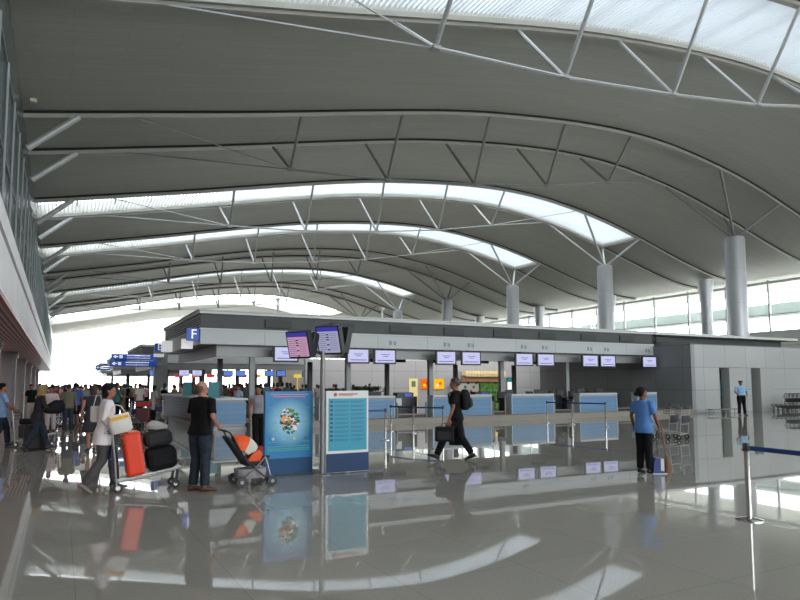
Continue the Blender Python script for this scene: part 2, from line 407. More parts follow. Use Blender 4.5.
# ------------------------------------------------------------------ check-in island canopy
def canopy(name, x0, x1, y0, y1, label, detail=True):
    t = empty(name, (x0, y0, 0), label=label, cat='check-in canopy')
    W, D = x1-x0, y1-y0
    m = MB(); m.box(-.05, W, -.05, D, 4.46, 4.56); m.box(-.1, W, -.1, D, 4.57, 4.62) ; m.build('roof_slab', FASCY, t)
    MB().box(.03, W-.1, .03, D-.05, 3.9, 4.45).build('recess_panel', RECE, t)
    if not detail:
        for x in (1.5, W*.35, W*.68, W-2): MB().box(x-.15, x+.15, 1.2, 1.5, 0, 3.35).build('post', PD, t)
    m = MB(); m.box(0, W-.02, 0, .12, 3.24, 3.82); o = m.build('fascia_panel', FASC, t)
    m = MB(); m.box(-.02, .1, .125, D, 3.24, 3.82); m.build('fascia_panel', FASCY, t)
    m = MB(); m.box(-.03, W-.02, -.03, .14, 3.83, 3.88); m.box(-.05, .1, .145, D, 3.83, 3.88); m.build('fascia_cap', FASCY, t)
    MB().box(.12, W-.1, .14, D-.1, 3.30, 3.40).build('soffit', GREY, t)
    m = MB(); m.box(.75, W-.1, .5, .65, 2.78, 3.28); m.box(.75, .9, .66, D, 2.78, 3.28); m.build('lower_beam', GREY, t)
    if detail:
        for k in range(5): MB().box(-.03, .02, .1, D-.1, 3.95+k*.1, 3.985+k*.1).build('side_slat', GREY, t)
        for k in range(9):
            x = 2.6+k*2.9
            MB().box(x, x+1.15, -.04, .02, 3.97, 4.32).build('vent_box', mat('vent_dark', (58, 60, 60), .6), t, bevel=.02)
    return t
cF = canopy('check_in_canopy', 4.85, 30.5, 26.0, 36.0, 'long grey check-in canopy with flat roof slab and numbered fascia')
# slab continues over the wall block at the right
box_thing('roof_slab', FASCY, (30.52, 44.5, 25.9, 36, 4.46, 4.62), 'end of the flat grey roof slab above the panelled wall on the right', 'roof slab')
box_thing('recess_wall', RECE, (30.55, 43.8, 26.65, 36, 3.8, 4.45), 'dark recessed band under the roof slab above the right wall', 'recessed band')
# pillars
PM = mat('pillar_paint', (140, 143, 142), .45); PD = mat('pillar_dark', (70, 70, 70), .5)
for i, (x, Y, m, l) in enumerate([
        (7.12, 26.75, PM, 'pale square pillar left of the tilted flight screens'), (11.5, 26.75, PM, 'pale square pillar just right of the flight screen post'),
        (15.82, 26.75, PM, 'pale square pillar beside the red and yellow wall poster'), (20.05, 26.75, PM, 'pale square pillar left of the fourth blue counter'),
        (24.45, 26.75, PM, 'pale square pillar between the two right blue counters'),
        (6.4, 29.5, PD, 'dark pillar under the left end of the canopy'), (11.6, 32, PD, 'dark pillar seen between the tilted flight screens'), (16.63, 33, PD, 'dark pillar left of the glowing wall door'),
        (21.3, 33, PD, 'dark pillar behind the walking man with the backpack'), (25.75, 33, PD, 'dark pillar beside the narrow white lightbox')]):
    m_ = MB().box(-.11, .11, -.11, .11, 0, 2.8 if m is PD else 3.3).box(-.15, .15, -.15, .15, 0, .12)
    tag(m_.build('pillar', m, loc=(x, Y, 0), bevel=.01), l, 'pillar', 'pillars under the canopy')
# warm strip lights and uplight discs
YEL = emis('warm_tube', (255, 226, 150), 1.6)
for i, x in enumerate((6.4, 9.2, 12.6, 17.2, 21.5, 25.8)):
    t = empty('strip_light', (x, 27.6, 3.24), label=['warm strip light under the left end of the canopy', 'warm strip light above the two posters', 'warm strip light right of the flight screens', 'warm strip light above the third counter', 'warm strip light above the fourth counter', 'warm strip light above the rightmost blue counter'][i], cat='strip light', group='warm strip lights under the canopy')
    MB().box(-.75, .75, -.06, .06, 0, .06).build('housing', GREY, t); MB().box(-.7, .7, -.045, .045, -.03, -.002).build('tube', YEL, t)
for i, x in enumerate((6.9, 8.9, 10.9, 12.9, 14.9, 16.9, 18.9, 20.9)):
    m = MB(); m.lathe([(.3, 4.62), (.42, 4.75), (.42, 4.8), (.3, 4.84), (.02, 4.85)], n=20)
    tag(m.build('roof_light', BLACK, smooth=True, loc=(x, 28.2, 0)), '%s low dark disc light on the canopy roof, counted from the left' % ['first', 'second', 'third', 'fourth', 'fifth', 'sixth', 'seventh', 'eighth'][i], 'roof light', 'dark disc lights on the canopy roof')
for x, h, l in ((8.3, .75, 'slim white camera post with round head on the canopy roof'), (13.35, .6, 'short white stub post on the canopy roof')):
    m = MB(); m.lathe([(.05, 4.62), (.05, 4.62+h-.12), (.13, 4.62+h-.08), (.13, 4.62+h), (.03, 4.62+h+.03)], n=14)
    tag(m.build('camera_post', mat('white_paint', (220, 220, 216), .5), smooth=True, loc=(x, 27.0, 0)), l, 'post')
for i, px_ in enumerate((375, 398, 437, 482, 537)):
    p = atY(px_, 372, 28.6)
    tag(MB().box(-.42, .42, -.05, .05, 2.72, 2.93).box(-.03, .03, -.03, .03, 2.93, 3.31).build('hanging_sign', BLACK, loc=(p.x, 28.6, 0)), '%s dark blank sign box hanging under the canopy, counted from the left' % ['first', 'second', 'third', 'fourth', 'fifth'][i], 'sign', 'dark sign boxes under the canopy')
# counter numbers on the fascia (too faint to read: short dark strokes)
ink = mat('faint_ink', (96, 116, 132), .6)
for px_ in (393, 447, 471, 524, 545, 590, 607, 648):
    p = atY(px_, 343+(px_-393)*.03, 25.98); m = MB()
    m.box(-.17, -.13, -.008, 0, -.1, .1).box(-.1, -.06, -.008, 0, -.08, .1).box(.05, .09, -.008, 0, -.1, .1).box(.13, .17, -.008, 0, -.1, .06)
    o = m.build('counter_number', ink, cF); o.location = (p.x-4.85, -.001, p.z)
# hanging monitors
ml = ['left of the tilted flight screens', 'just right of the flight screen stand', 'above the first blue counter', 'left one of the pair above the third counter', 'right one of the pair above the third counter',
      'left one of the pair above the fourth counter', 'right one of the pair above the fourth counter', 'left one of the pair above the rightmost counter', 'right one of the pair above the rightmost counter', 'alone at the right end of the fascia']
mon = None
for i, px_ in enumerate((286, 358, 385, 446, 471, 524, 545.5, 590, 607.5, 649)):
    p = atY(px_, 358, 25.7)
    if mon is None:
        mon = empty('check_in_monitor', (0, 0, 0))
        m = MB(); m.box(-.53, .53, -.06, .06, -.33, .33); m.build('housing', BLACK, mon, bevel=.015)
        s_ = MB().box(-.46, .46, -.068, -.061, -.26, .28).build('screen', SCRW, mon)
        d = MB(); d.box(-.38, .38, -.072, -.069, -.19, -.15); d.box(-.2, .22, -.072, -.069, .08, .11); d.box(-.12, .14, -.072, -.069, 0, .03); d.build('screen_text', SCRB, s_)
        MB().prism([(.05, -.1), (.4, .3), (.4, .385), (.3, .385), (.05, .1)], -.04, .04, 'x').build('bracket', DGREY, mon)
        o = mon
    else: o = copy_tree(mon)
    z = [2.88, 2.86, 2.85, 2.85, 2.85, 2.84, 2.84, 2.83, 2.83, 2.83][i]
    o.location = (p.x, 25.72, z); o.rotation_euler.z = R(-6)
    tag(o, 'white check-in monitor under the fascia, '+ml[i], 'monitor', 'check-in monitors under the fascia')

# ------------------------------------------------------------------ wall block at the right with two recessed doorways
wb = MB(); X0 = 30.42
wb.box(X0+.3, 32.75, 23.5, 23.9, 0, 3.77); wb.box(32.75, 34.6, 23.5, 23.9, 2.5, 3.77); wb.box(34.6, 35.6, 23.5, 23.9, 0, 3.77)
wb.box(35.6, 36.9, 23.5, 23.9, 2.5, 3.77); wb.box(36.9, 57.8, 23.5, 23.9, 0, 3.77)
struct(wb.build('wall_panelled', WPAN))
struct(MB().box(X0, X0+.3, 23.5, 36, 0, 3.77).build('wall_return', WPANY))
struct(MB().box(31, 57.8, 26.4, 26.6, 0, 3.7).build('wall_inner', DGREY))
struct(MB().box(30.8, 57.8, 23.95, 26.3, 3.55, 3.77).build('ceiling_block', GREY))
struct(MB().box(15.6, 57.8, 44, 44.3, 0, 3.45).build('wall_rear', panelled('rear_wall_panels', (176, 178, 184), (172, 174, 180), (128, 130, 134), 1.9, 1.3, .014, rough=.5, axis='XZ')))
FR = mat('doorway_fin', (164, 166, 164), .4, .1)
for x, l in ((33.2, 'pale projecting door pillar directly behind the security guard'), (36.0, 'pale projecting door pillar right of the security guard')):
    m = MB(); m.box(x, x+.12, 23.2, 24.6, 0, 2.48); m.box(x+.12, x+1.25, 23.2, 23.32, 0, 2.48); m.box(x+1.13, x+1.25, 23.32, 23.5, 0, 2.48)
    tag(m.build('door_pillar', FR), l, 'door pillar')
t = empty('display_cabinet', (32.92, 23.7, 0), label='tall dark cabinet with a teal poster in the left doorway', cat='cabinet')
MB().box(-.15, .25, 0, .5, 0, 2.4).build('body', BLACK, t); MB().box(-.12, .15, -.02, 0, .9, 1.8).build('poster', TEAL, t)
t = empty('metal_bench', (31.7, 22.6, 0), label='low shiny metal bench against the pale wall left of the doorways', cat='bench')
MB().box(-1.1, .9, -.2, .2, .2, .26).build('seat', CHROME, t, bevel=.01)
for sx in (-.95, 0, .75):
    MB().tube([(sx, -.14, 0), (sx, -.14, .2)], .02).build('leg', CHROME, t); MB().tube([(sx, .14, 0), (sx, .14, .2)], .02).build('leg', CHROME, t)

# ------------------------------------------------------------------ check-in counters
def counter(x0, x1, label):
    t = empty('check_in_counter', ((x0+x1)/2, 23.5, 0), label=label, cat='counter', group='blue check-in counters'); w = (x1-x0)/2
    MB().box(-w+.03, w-.03, 0, .4, .25, 1.05).build('body', GREY, t)
    MB().box(-w+.04, w-.04, -.03, -.002, .28, 1.0).build('front_panel', BLUE, t)
    MB().box(-w, w, -.06, .45, 1.06, 1.16).build('countertop', PALE, t, bevel=.012)
    for q in (-w, w-.035): MB().box(q, q+.035, -.04, .4, .25, 1.05).build('side_trim', PALE, t)
    return t
for a, b, l in ((8.9, 12.2, 'first blue-fronted check-in counter, behind the white-framed notice board'), (14.0, 17.05, 'second blue-fronted check-in counter, behind the walking man'),
                (18.15, 20.65, 'third blue-fronted check-in counter, right of the walking man'), (22.25, 24.75, 'fourth blue-fronted check-in counter, left of the cleaner'),
                (26.2, 27.6, 'rightmost blue check-in counter, half hidden behind the cleaner')): counter(a, b, l)
box_thing('plinth', PLIN, (6.15, 30.3, 23.15, 26.6, 0, .24), 'low pale stone plinth running under the row of blue counters', 'plinth')
# left corner counter with long slatted side
t = empty('corner_counter', (4.95, 23.5, 0), label='long corner counter with slatted metal side and blue front behind the man in black', cat='counter')
MB().box(.03, 1.1, .03, 13.4, .12, 1.05).build('body', GREY, t)
MB().box(0, .025, .03, 13.4, .14, 1.05).build('side_panel', SLAT, t); MB().box(.06, 1.12, 0, .025, .22, 1.0).build('front_panel', BLUE, t)
MB().box(-.06, 1.18, -.05, 13.5, 1.06, 1.14).build('countertop', PALE, t, bevel=.012); MB().box(-.04, 1.15, -.03, 13.45, 0, .11).build('plinth', GREY, t)
# teal cards on it
for x, Y, h, l in ((5.35, 31.6, .62, 'upright teal card on the far part of the slatted counter'), (5.27, 25.3, .60, 'upright teal card on the counter right behind the head of the man in black')):
    tag(MB().box(-.2, .2, -.02, .02, 0, h).box(-.22, .22, -.1, .1, 0, .015).build('display_card', TEAL, loc=(x, Y, 1.142)), l, 'display card', 'teal cards on the counter')
# conveyors between the counters and scale displays
for i, (a, b) in enumerate(((12.35, 13.85), (17.2, 18.0), (20.8, 22.1), (24.9, 26.05))):
    t = empty('baggage_scale', ((a+b)/2, 23.6, .24), label='dark baggage scale %s' % ['between the first and second blue counters', 'between the second and third blue counters', 'between the third and fourth blue counters', 'right of the fourth blue counter'][i], cat='baggage scale', group='baggage scales between the counters'); w = (b-a)/2
    MB().box(-w, w, .1, .95, 0, .1).build('belt', BLACK, t); m = MB()
    for sx in (-w+.05, w-.05): m.box(sx-.03, sx+.03, .05, .12, 0, .62)
    m.box(-w+.02, w-.02, .05, .1, .12, .16); m.build('rim', PLIN, t)
    MB().box(-w, w, .96, 1.0, 0, .85).build('rear_panel', BLACK, t)  # black sheet added to stand for the dark recess between counters
for i, (x, l) in enumerate(((13.4, 'dark self-service kiosk with small blue screen left of the second counter'), (17.5, 'dark self-service kiosk with small blue screen right of the second counter'))):
    t = empty('kiosk', (x, 24.75, .24), label=l, cat='kiosk', group='dark kiosks between the counters')
    MB().box(-.45, .45, 0, .5, 0, .75).box(-.42, .42, .05, .45, .75, 1.02).build('cabinet', BLACK, t, bevel=.03)
    MB().box(-.05, .32, -.012, -.001, .62, .74).box(-.05, .32, .03, .045, .78, .98).build('screen', mat('kiosk_blue', (40, 60, 150), .3, emit=(60, 80, 200), es=.5), t)
    MB().box(0, .2, -.02, -.001, .45, .55).build('card_slot', PALE, t)
for i, (x, l) in enumerate(((19.6, 'behind the third counter'), (21.4, 'in the gap right of the third counter'), (22.9, 'behind the left half of the fourth counter'), (24.3, 'behind the right half of the fourth counter'), (25.6, 'between the fourth counter and the cleaner'))):
    t = empty('staff_desk', (x, 25.4, .24), label='black computer screen on a dark staff desk '+l, cat='desk', group='staff desks behind the counters')
    MB().box(-.4, .4, 0, .5, .65, .7).box(-.36, -.32, .05, .45, 0, .65).box(.32, .36, .05, .45, 0, .65).build('table', DGREY, t)
    MB().box(-.24, .24, .1, .14, .78, 1.1).box(-.03, .03, .14, .18, .7, .95).build('screen', BLACK, t)
    c_ = MB(); c_.box(-.22, .22, .75, .82, .55, 1.0).box(-.22, .22, .6, .95, .45, .52).tube([(0, .78, .02), (0, .78, .45)], .03); c_.build('chair', BLACK, t)
t = empty('counter_telephone', (12.35, 23.75, .24), label='small black framed stand right of the first counter', cat='stand')
MB().box(0, .35, 0, .04, .45, .85).build('frame', BLACK, t); MB().box(.05, .3, -.01, -.001, .5, .8).build('card', PALE, t); MB().tube([(.17, .02, 0), (.17, .02, .45)], .02).build('pole', BLACK, t)

# ------------------------------------------------------------------ things on the rear wall
def rw(px0, px1, py0, py1): a = atY(px0, py0, 43.9); b = atY(px1, py1, 43.9); return a.x, b.x, b.z, a.z
x0, x1, z0, z1 = rw(409.5, 418, 378.5, 394)
t = empty('lit_doorway', ((x0+x1)/2, 43.98, 0), label='narrow warm lit doorway with a green notice in the rear wall', cat='door')
h = (x1-x0)/2; MB().box(-h, h, -.03, 0, 0, z1).build('panel', mat('warm_door', (214, 196, 140), .5, emit=(255, 230, 160), es=.35), t); MB().box(-h*.45, h*.5, -.04, -.031, z1-.65, z1-.2).build('notice', mat('notice_green', (96, 140, 110), .5), t)
def lightbox(px, cols, label):
    x0, x1, z0, z1 = rw(*px); t = empty('wall_poster', ((x0+x1)/2, 43.95, (z0+z1)/2), label=label, cat='poster'); w, h = (x1-x0)/2, (z1-z0)/2
    MB().box(-w, w, -.06, .04, -h, h).build('lightbox', emis('poster_'+label[:12], cols[0], 1.2), t)
    for k, c in enumerate(cols[1:]):
        m = MB(); m.lathe([(h*.35, -.07), (h*.3, -.08)], (w*(-.4+.6*k), 0, h*(-.25+.35*k)), 12, 'y'); m.build('picture', emis('poster_c%d' % k+label[:12], c, 1.1), t)
    return t
lightbox((421.5, 431.5, 379, 389), ((250, 110, 20), (255, 220, 60), (210, 20, 20)), 'red and orange lit wall poster left of the pale pillar')
lightbox((434.5, 444, 379, 389), ((255, 190, 30), (250, 240, 200), (240, 120, 10)), 'yellow lit wall poster behind the walking man')
x0, x1, z0, z1 = rw(461, 501, 371, 378)
t = empty('shop_awning', (x0, 43.2, 0), label='cream scalloped awning of the shop at the rear wall', cat='awning'); m = MB(); n = 14; w = (x1-x0)/n
for k in range(n): m.box(k*w+.02, (k+1)*w-.02, 0, .6, z1-.35, z1); m.lathe([(w*.42, 0), (w*.42, .05)], (k*w+w/2, 0, z1-.35), 10, 'y')
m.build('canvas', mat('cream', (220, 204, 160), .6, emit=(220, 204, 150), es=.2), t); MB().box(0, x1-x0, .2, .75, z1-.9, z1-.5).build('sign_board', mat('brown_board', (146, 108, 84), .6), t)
x0, x1, z0, z1 = rw(477, 501, 382, 394)
t = empty('hedge_wall', (x0, 43.5, 0), label='green patterned hedge panel of the shop under the cream awning', cat='hedge panel')
MB().box(0, x1-x0, 0, .35, 0, z1).build('panel', noisy('hedge_green', (52, 92, 44), (112, 160, 84), 5, .7), t)
t = empty('shop_shelf', (x0-2.75, 43.45, 0), label='white shop shelf with small items left of the green hedge panel', cat='shelf'); m = MB()
m.box(0, 2.6, 0, .35, 0, z1-.1); m.build('unit', mat('shelf_white', (186, 184, 176), .5), t)
for k in range(9):
    MB().box(.1+k*.27, .3+k*.27, -.05, -.002, .9+.35*(k % 3), 1.12+.35*(k % 3)).build('item', [RED, TEAL, DGREY][k % 3], t)
p = atY(509, 386, 40)
t = empty('lightbox_sign', (p.x, 40, 0), label='narrow upright white lightbox with a teal top beside the dark pillar', cat='lightbox')
MB().box(-.22, .22, -.08, .08, 0, 2.1).build('cabinet', GREY, t); MB().box(-.2, .2, -.1, -.081, .5, 1.75).build('face', emis('lb_white', (250, 250, 255), 1.3), t); MB().box(-.2, .2, -.1, -.081, 1.76, 2.08).build('top_panel', mat('lb_teal', (60, 160, 160), .4, emit=(60, 170, 170), es=.5), t)
# planter of leaves behind the notice board
def leafy(px, py, Y, n, w, l, h=.5, name='planter', base=.9):
    p = atY(px, py, Y); t = empty(name, (p.x, Y, 0), label=l, cat='plant'); MB().box(-w, w, -.2, .2, 0, base).build('box', DGREY, t, bevel=.01); m = MB(); rr = random.Random(3)
    for k in range(n):
        a = rr.uniform(0, 6.28); x = rr.uniform(-w, w); L = rr.uniform(.2, h); b = Vector((x, rr.uniform(-.12, .12), base)); tip = b+Vector((math.cos(a)*L*.6, math.sin(a)*L*.3, L)); md = (b+tip)/2+Vector((0, 0, L*.2)); sd = Vector((-math.sin(a), math.cos(a), 0))*.035
        m.add([b, md-sd, tip, md+sd, md+Vector((0, 0, -.01))], [(0, 1, 4), (1, 2, 4), (2, 3, 4), (3, 0, 4), (0, 3, 2, 1)])
    m.build('foliage', mat('leaf_dark', (52, 58, 34), .6), t); return t
leafy(366, 390, 29.2, 150, .75, 'dark leafy plant box behind the first counter, right of the notice board', .32, base=1.25)
leafy(336, 390, 29.4, 110, .6, 'dark leafy plant box seen above the white-framed notice board', .26, base=1.2)

# ------------------------------------------------------------------ signs
def block_sign(ch, x, Y, z, sz, label):
    t = empty('letter_sign', (x, Y, z), label=label, cat='sign'); MB().box(-sz/2, sz/2, -.14, .14, -sz/2, sz/2).build('box', SIGNB, t, bevel=.01)
    text('letter', ch, sz*1.05, SIGNW, t, (0, -.146, -.01)); MB().box(.2, .5, -.05, .05, -.05, .05).build('bracket', DGREY, t); return t
block_sign('F', 4.62, 26.25, 3.62, .5, 'square blue letter sign F at the left corner of the canopy')
block_sign('E', 4.60, 35.86, 3.60, .46, 'square blue letter sign E beyond the far corner of the canopy')
for i, (px, py, Y, w, h, l) in enumerate(((170, 346.5, 33, .5, .55, 'blank white panel on the canopy side beside sign E'), (187, 344, 27.3, .45, .4, 'blank white panel under blue sign F'), (166, 355.5, 35.8, .5, .16, 'long low white panel under blue sign E'))):
    p = atY(px, py, Y); tag(MB().box(-w/2, w/2, -.05, .05, -h/2, h/2).build('blank_sign', mat('blank_white', (240, 240, 240), .4, emit=(255, 255, 255), es=.5), loc=(min(p.x, 4.83-w/2), Y, p.z)), l, 'sign')
def direction_sign(px0, px1, py, Y, h, label, full=True):
    a = atY(px0, py, Y); b = atY(px1, py, Y); W = b.x-a.x
    t = empty('direction_sign', (a.x, Y, a.z), label=label, cat='sign', group='blue direction signs over the hall')
    MB().box(0, W, -.1, .1, -h/2, h/2).build('board', SIGNB, t, bevel=.03); m = MB(); rr = random.Random(int(px0*3+py))
    u = h/2
    m.add([(.12, -.104, 0), (.3, -.104, .2*h+.05), (.3, -.104, -.2*h-.05)], [(0, 1, 2)]); m.box(.28, .42, -.108, -.101, -.04, .04)
    m.box(.5, .5+.5*h, -.108, -.101, -.25*h, .25*h)
    for x0_, n_ in ((.36*W*.6+.35, 8), (W*.56, 9)):
        for row, s_ in ((.12*h, .2*h), (-.26*h, .12*h)):
            x = x0_
            for k in range(n_):
                w_ = rr.uniform(.03, .09); m.box(x, x+w_, -.108, -.101, row, row+s_); x += w_+.025
    m.build('lettering', SIGNW, t)
    MB().box(W-.3, W+.35, .02, .16, -.06, .06).build('bracket', GREY, t); return t
direction_sign(111, 157.5, 356.5, 45.96, .38, 'upper of two blue direction signs fixed to the wide grey pillar')
direction_sign(109.5, 156.5, 363.5, 45.96, .38, 'lower of two blue direction signs fixed to the wide grey pillar')
direction_sign(95, 110, 367.5, 73.9, .5, 'short dark blue sign at the far left end of the rear canopy')
# wide grey pillar and rear canopies
p = atY(160, 380, 46.5)
tag(MB().box(-.42, .42, -.42, .42, 0, 4.0).build('pillar', mat('pillar_wide', (128, 130, 130), .5), loc=(p.x, 46.5, 0), bevel=.02), 'wide grey pillar below blue sign E', 'pillar')
for Y, x0, l in ((50.5, 5.3, 'second check-in canopy with grey beams and screens beyond the first'), (74, 5.0, 'third check-in canopy far behind the direction signs'), (97, 5.0, 'farthest check-in canopy near the bright end windows')):
    canopy('rear_canopy', x0, 18.2 if Y < 60 else 15.4, Y, Y+12, l, False)
k = 0
for x in (7.2, 9.9, 12.6, 15.2):
    k += 1
    tag(MB().box(-.14, .14, -.14, .14, 0, 3.3).build('pillar', PD, loc=(x, 51.7, 0)), '%s slim dark pillar, counted from the left, under the second canopy' % ['first', 'second', 'third', 'fourth', 'fifth', 'sixth'][k-1], 'pillar', 'pillars under the second canopy')
k = 0
for px_, c in ((154.5, 1), (184, 0), (197, 0), (228, 1), (240.5, 1), (269.5, 1), (281, 1), (307, 1)):
    p = atY(px_, 373.5, 50.8); o = copy_tree(mon); o.location = (p.x, 50.81, 2.5); o.scale = (.75,)*3; o.rotation_euler.z = 0
    l = ['small blue far monitor right of the wide grey pillar', 'left far white monitor above the slatted counter', 'right far white monitor above the slatted counter', 'far blue monitor left of the woman in grey', 'far blue monitor above the woman in grey', 'left far blue monitor above the turquoise poster', 'right far blue monitor above the turquoise poster', 'far blue monitor left of the screen post'][k]
    tag(o, l, 'monitor', 'far monitors of the second canopy'); k += 1
    for ch in o.children:
        if ch.name.startswith('screen') and c: ch.material_slots[0].link = 'OBJECT'; ch.material_slots[0].material = emis('screen_blue', (110, 150, 240), .9)
# long rear shop strip seen through the island: row of low dark counters
for i, x in enumerate((7.5, 11, 14.0)):
    counter_ = MB().box(-1.2, 1.2, 0, .6, 0, 1.0).box(-1.25, 1.25, -.05, .65, 1.0, 1.08)
    tag(counter_.build('rear_counter', mat('rear_counter_grey', (112, 120, 130), .5), loc=(x, 50.6, 0)), '%s counter of the second canopy, counted from the left, hidden behind the queue' % ['first', 'second', 'third', 'fourth'][i], 'counter', 'counters under the second canopy')

struct(MB().box(19.2, 33.5, 64, 64.2, 0, 3.6).build('wall_shops', mat('shop_wall_beige', (186, 182, 168), .6)))
for i, (x, c) in enumerate(((8.6, (230, 90, 60)), (9.9, (210, 60, 90)), (11.4, (240, 140, 60)), (12.8, (220, 70, 50)), (14.4, (236, 110, 90)), (15.9, (200, 50, 60)), (17.3, (240, 150, 70)), (21.5, (220, 190, 80)))):
    tag(MB().box(-.4, .4, -.05, .05, 2.3, 2.62).box(-.04, .04, 0, .04, 0, 2.3).build('shop_sign', mat('shopsign%d' % i, c, .5, emit=c, es=.8), loc=(x, 63, 0)), '%s small coloured shop sign beyond the queue, counted from the left' % ['first', 'second', 'third', 'fourth', 'fifth', 'sixth', 'seventh', 'eighth'][i], 'shop sign', 'coloured shop signs beyond the queue')

# ------------------------------------------------------------------ flight information stand
t = empty('flight_screen_stand', (4.27, 11.1, 0), label='tall steel post carrying tilted flight information screens between the two posters', cat='screen stand')
MB().tube([(0, 0, .03), (0, 0, 2.25)], .045, 16).build('post', mat('post_satin', (128, 128, 126), .35, .3), t, smooth=True)
MB().lathe([(.16, 0), (.16, .012), (.06, .03)], n=24).build('base', mat('post_satin', (150, 150, 148)), t, smooth=True)
MB().tube([(-.5, .0, 2.28), (.0, .02, 2.22), (.36, .06, 2.3)], .03, 8).build('arm', DGREY, t)
PINK = emis('flight_pink', (226, 176, 206), .8); LILAC = emis('flight_lilac', (190, 190, 226), .8); HDR = emis('flight_header', (74, 74, 190), .8)
def fscreen(loc, nrm, tilt, faces, wd=.47, ht=.5):
    rz = math.atan2(nrm[0], -nrm[1])    # local -Y faces along nrm
    g = MB().box(-wd/2, wd/2, -.07, .07, -ht/2, ht/2).build('screen_housing', BLACK, t, bevel=.012)
    g.location = loc; g.rotation_euler = (R(tilt), 0, rz)
    if faces:
        b = MB().box(-wd/2+.03, wd/2-.03, -.078, -.071, -ht/2+.04, ht/2-.1).build('screen', faces, g)
        MB().box(-wd/2+.03, wd/2-.03, -.078, -.071, ht/2-.098, ht/2-.02).build('header', HDR, g)
        m = MB(); rr = random.Random(5)
        for k in range(9):
            zz = ht/2-.14-k*.037; m.box(-wd/2+.05, -.05, -.081, -.0785, zz, zz+.007); m.box(.03, wd/2-.06, -.081, -.0785, zz, zz+.007)
        m.build('timetable_rows', emis('rows', (120, 120, 180), .7), g)
        m = MB()
        for k in range(7):
            if rr.random() < .8: m.box(-.035, .02, -.083, -.0815, ht/2-.17-k*.047, ht/2-.15-k*.047)
        m.build('flight_codes', BLACK, g)
    return g
fscreen((-.47, -.1, 2.36), (-.80, -.60), 17, PINK)
fscreen((.10, -.12, 2.46), (-.80, -.60), 17, LILAC, .5, .54)
fscreen((-.28, .1, 2.36), (.88, .47), 15, None, .44, .46)
fscreen((.36, .08, 2.46), (.88, .47), 15, None, .46, .5)
# posters
def grad(name, cin, cout, rad):
    m = mat(name, cout, .35); n = m.node_tree; b = n.nodes['Principled BSDF']; tc = n.nodes.new('ShaderNodeTexCoord'); mp = n.nodes.new('ShaderNodeMapping')
    mp.inputs['Scale'].default_value = (1/rad, 0, 1/rad); g = n.nodes.new('ShaderNodeTexGradient'); g.gradient_type = 'SPHERICAL'; r = n.nodes.new('ShaderNodeValToRGB')
    r.color_ramp.elements[0].color = lin(cout); r.color_ramp.elements[1].color = lin(cin); r.color_ramp.elements[1].position = .8
    mp.inputs['Location'].default_value = (0, 0, -.95/rad)
    n.links.new(tc.outputs['Object'], mp.inputs[0]); n.links.new(mp.outputs[0], g.inputs[0]); n.links.new(g.outputs['Fac'], r.inputs[0]); n.links.new(r.outputs[0], b.inputs['Base Color']); return m
t = empty('poster_stand', (3.74, 11.4, 0), label='turquoise poster board with a colourful round collage beside the stroller', cat='poster board')
MB().box(-.46, .46, 0, .08, .02, 1.52).build('board', mat('poster_frame_blue', (30, 110, 150), .4), t, bevel=.008)
MB().box(-.45, .45, -.006, -.001, .31, 1.51).build('poster', grad('poster_print', (160, 214, 228), (0, 116, 172), .46), t)
MB().box(-.45, .45, -.006, -.001, .03, .308).build('base_panel', mat('poster_base', (12, 66, 108), .6), t)
m = MB(); rr = random.Random(11); cols = [(200, 50, 40), (40, 130, 60), (30, 40, 60), (230, 230, 226), (230, 150, 40), (20, 60, 120)]
cm = [mat('collage%d' % i, c, .5) for i, c in enumerate(cols)]
for k in range(95):
    a = rr.uniform(0, 6.28); r_ = .2*rr.random()**.6; x, z = r_*math.cos(a)*.85, .98+r_*math.sin(a)*1.15; s_ = rr.uniform(.014, .042); m.cur = rr.randrange(6)
    q = rr.uniform(0, 3.1); P = [(x+s_*math.cos(q+j*math.pi/2)*(1.5 if j % 2 else .8), z+s_*math.sin(q+j*math.pi/2)) for j in range(4)]
    m.add([(u, -.010-.0001*k, v) for u, v in P], [(0, 1, 2, 3)])
m.build('collage', cm, t)
m = MB()
for z, w_ in ((1.46, .36), (1.42, .3)): m.box(-w_, w_, -.009, -.0065, z-.008, z+.008)
m.build('heading', mat('pink_ink', (200, 130, 160), .5), t)
for z in (.52, .48, .45, .6, .8, .95, 1.22, 1.08):
    for sx in (-1, 1) if z > .55 else (0,):
        x = -.4 if sx <= 0 else .24; MB().box(x, x+(.8 if sx == 0 else .16), -.009, -.0065, z-.006, z+.006).build('caption', mat('green_ink', (70, 170, 130), .5), t)
for k in range(4):
    m = MB(); m.lathe([(.028, -.007), (.028, -.01)], (-.3+k*.2, 0, .66), 12, 'y'); m.build('round_icon', [PALE, mat('icon_grey', (120, 180, 200)), mat('icon_yellow', (200, 200, 80)), mat('icon_green', (60, 120, 60))][k], t)
t = empty('notice_board', (4.77, 11.1, 0), label='white framed notice board listing teal rows above a dark blue base', cat='notice board')
MB().box(-.43, .43, 0, .09, .02, 1.52).build('board', mat('board_white', (206, 212, 210), .4), t, bevel=.008)
MB().box(-.42, .43, -.006, -.001, .03, .37).build('base_panel', mat('board_base', (6, 50, 92), .6), t)
MB().box(-.38, .39, -.006, -.001, .42, 1.38).build('notice_sheet', mat('notice_teal', (42, 146, 172), .4), t)
m = MB()
for k in range(10):
    z = 1.32-k*.078; m.box(-.27, .03, -.009, -.0065, z, z+.011).box(-.27, .0, -.009, -.0065, z-.022, z-.012).box(.06, .35, -.009, -.0065, z, z+.011).box(.06, .3, -.009, -.0065, z-.022, z-.012)
m.build('notice_rows', mat('row_ink', (24, 100, 130), .5), t)
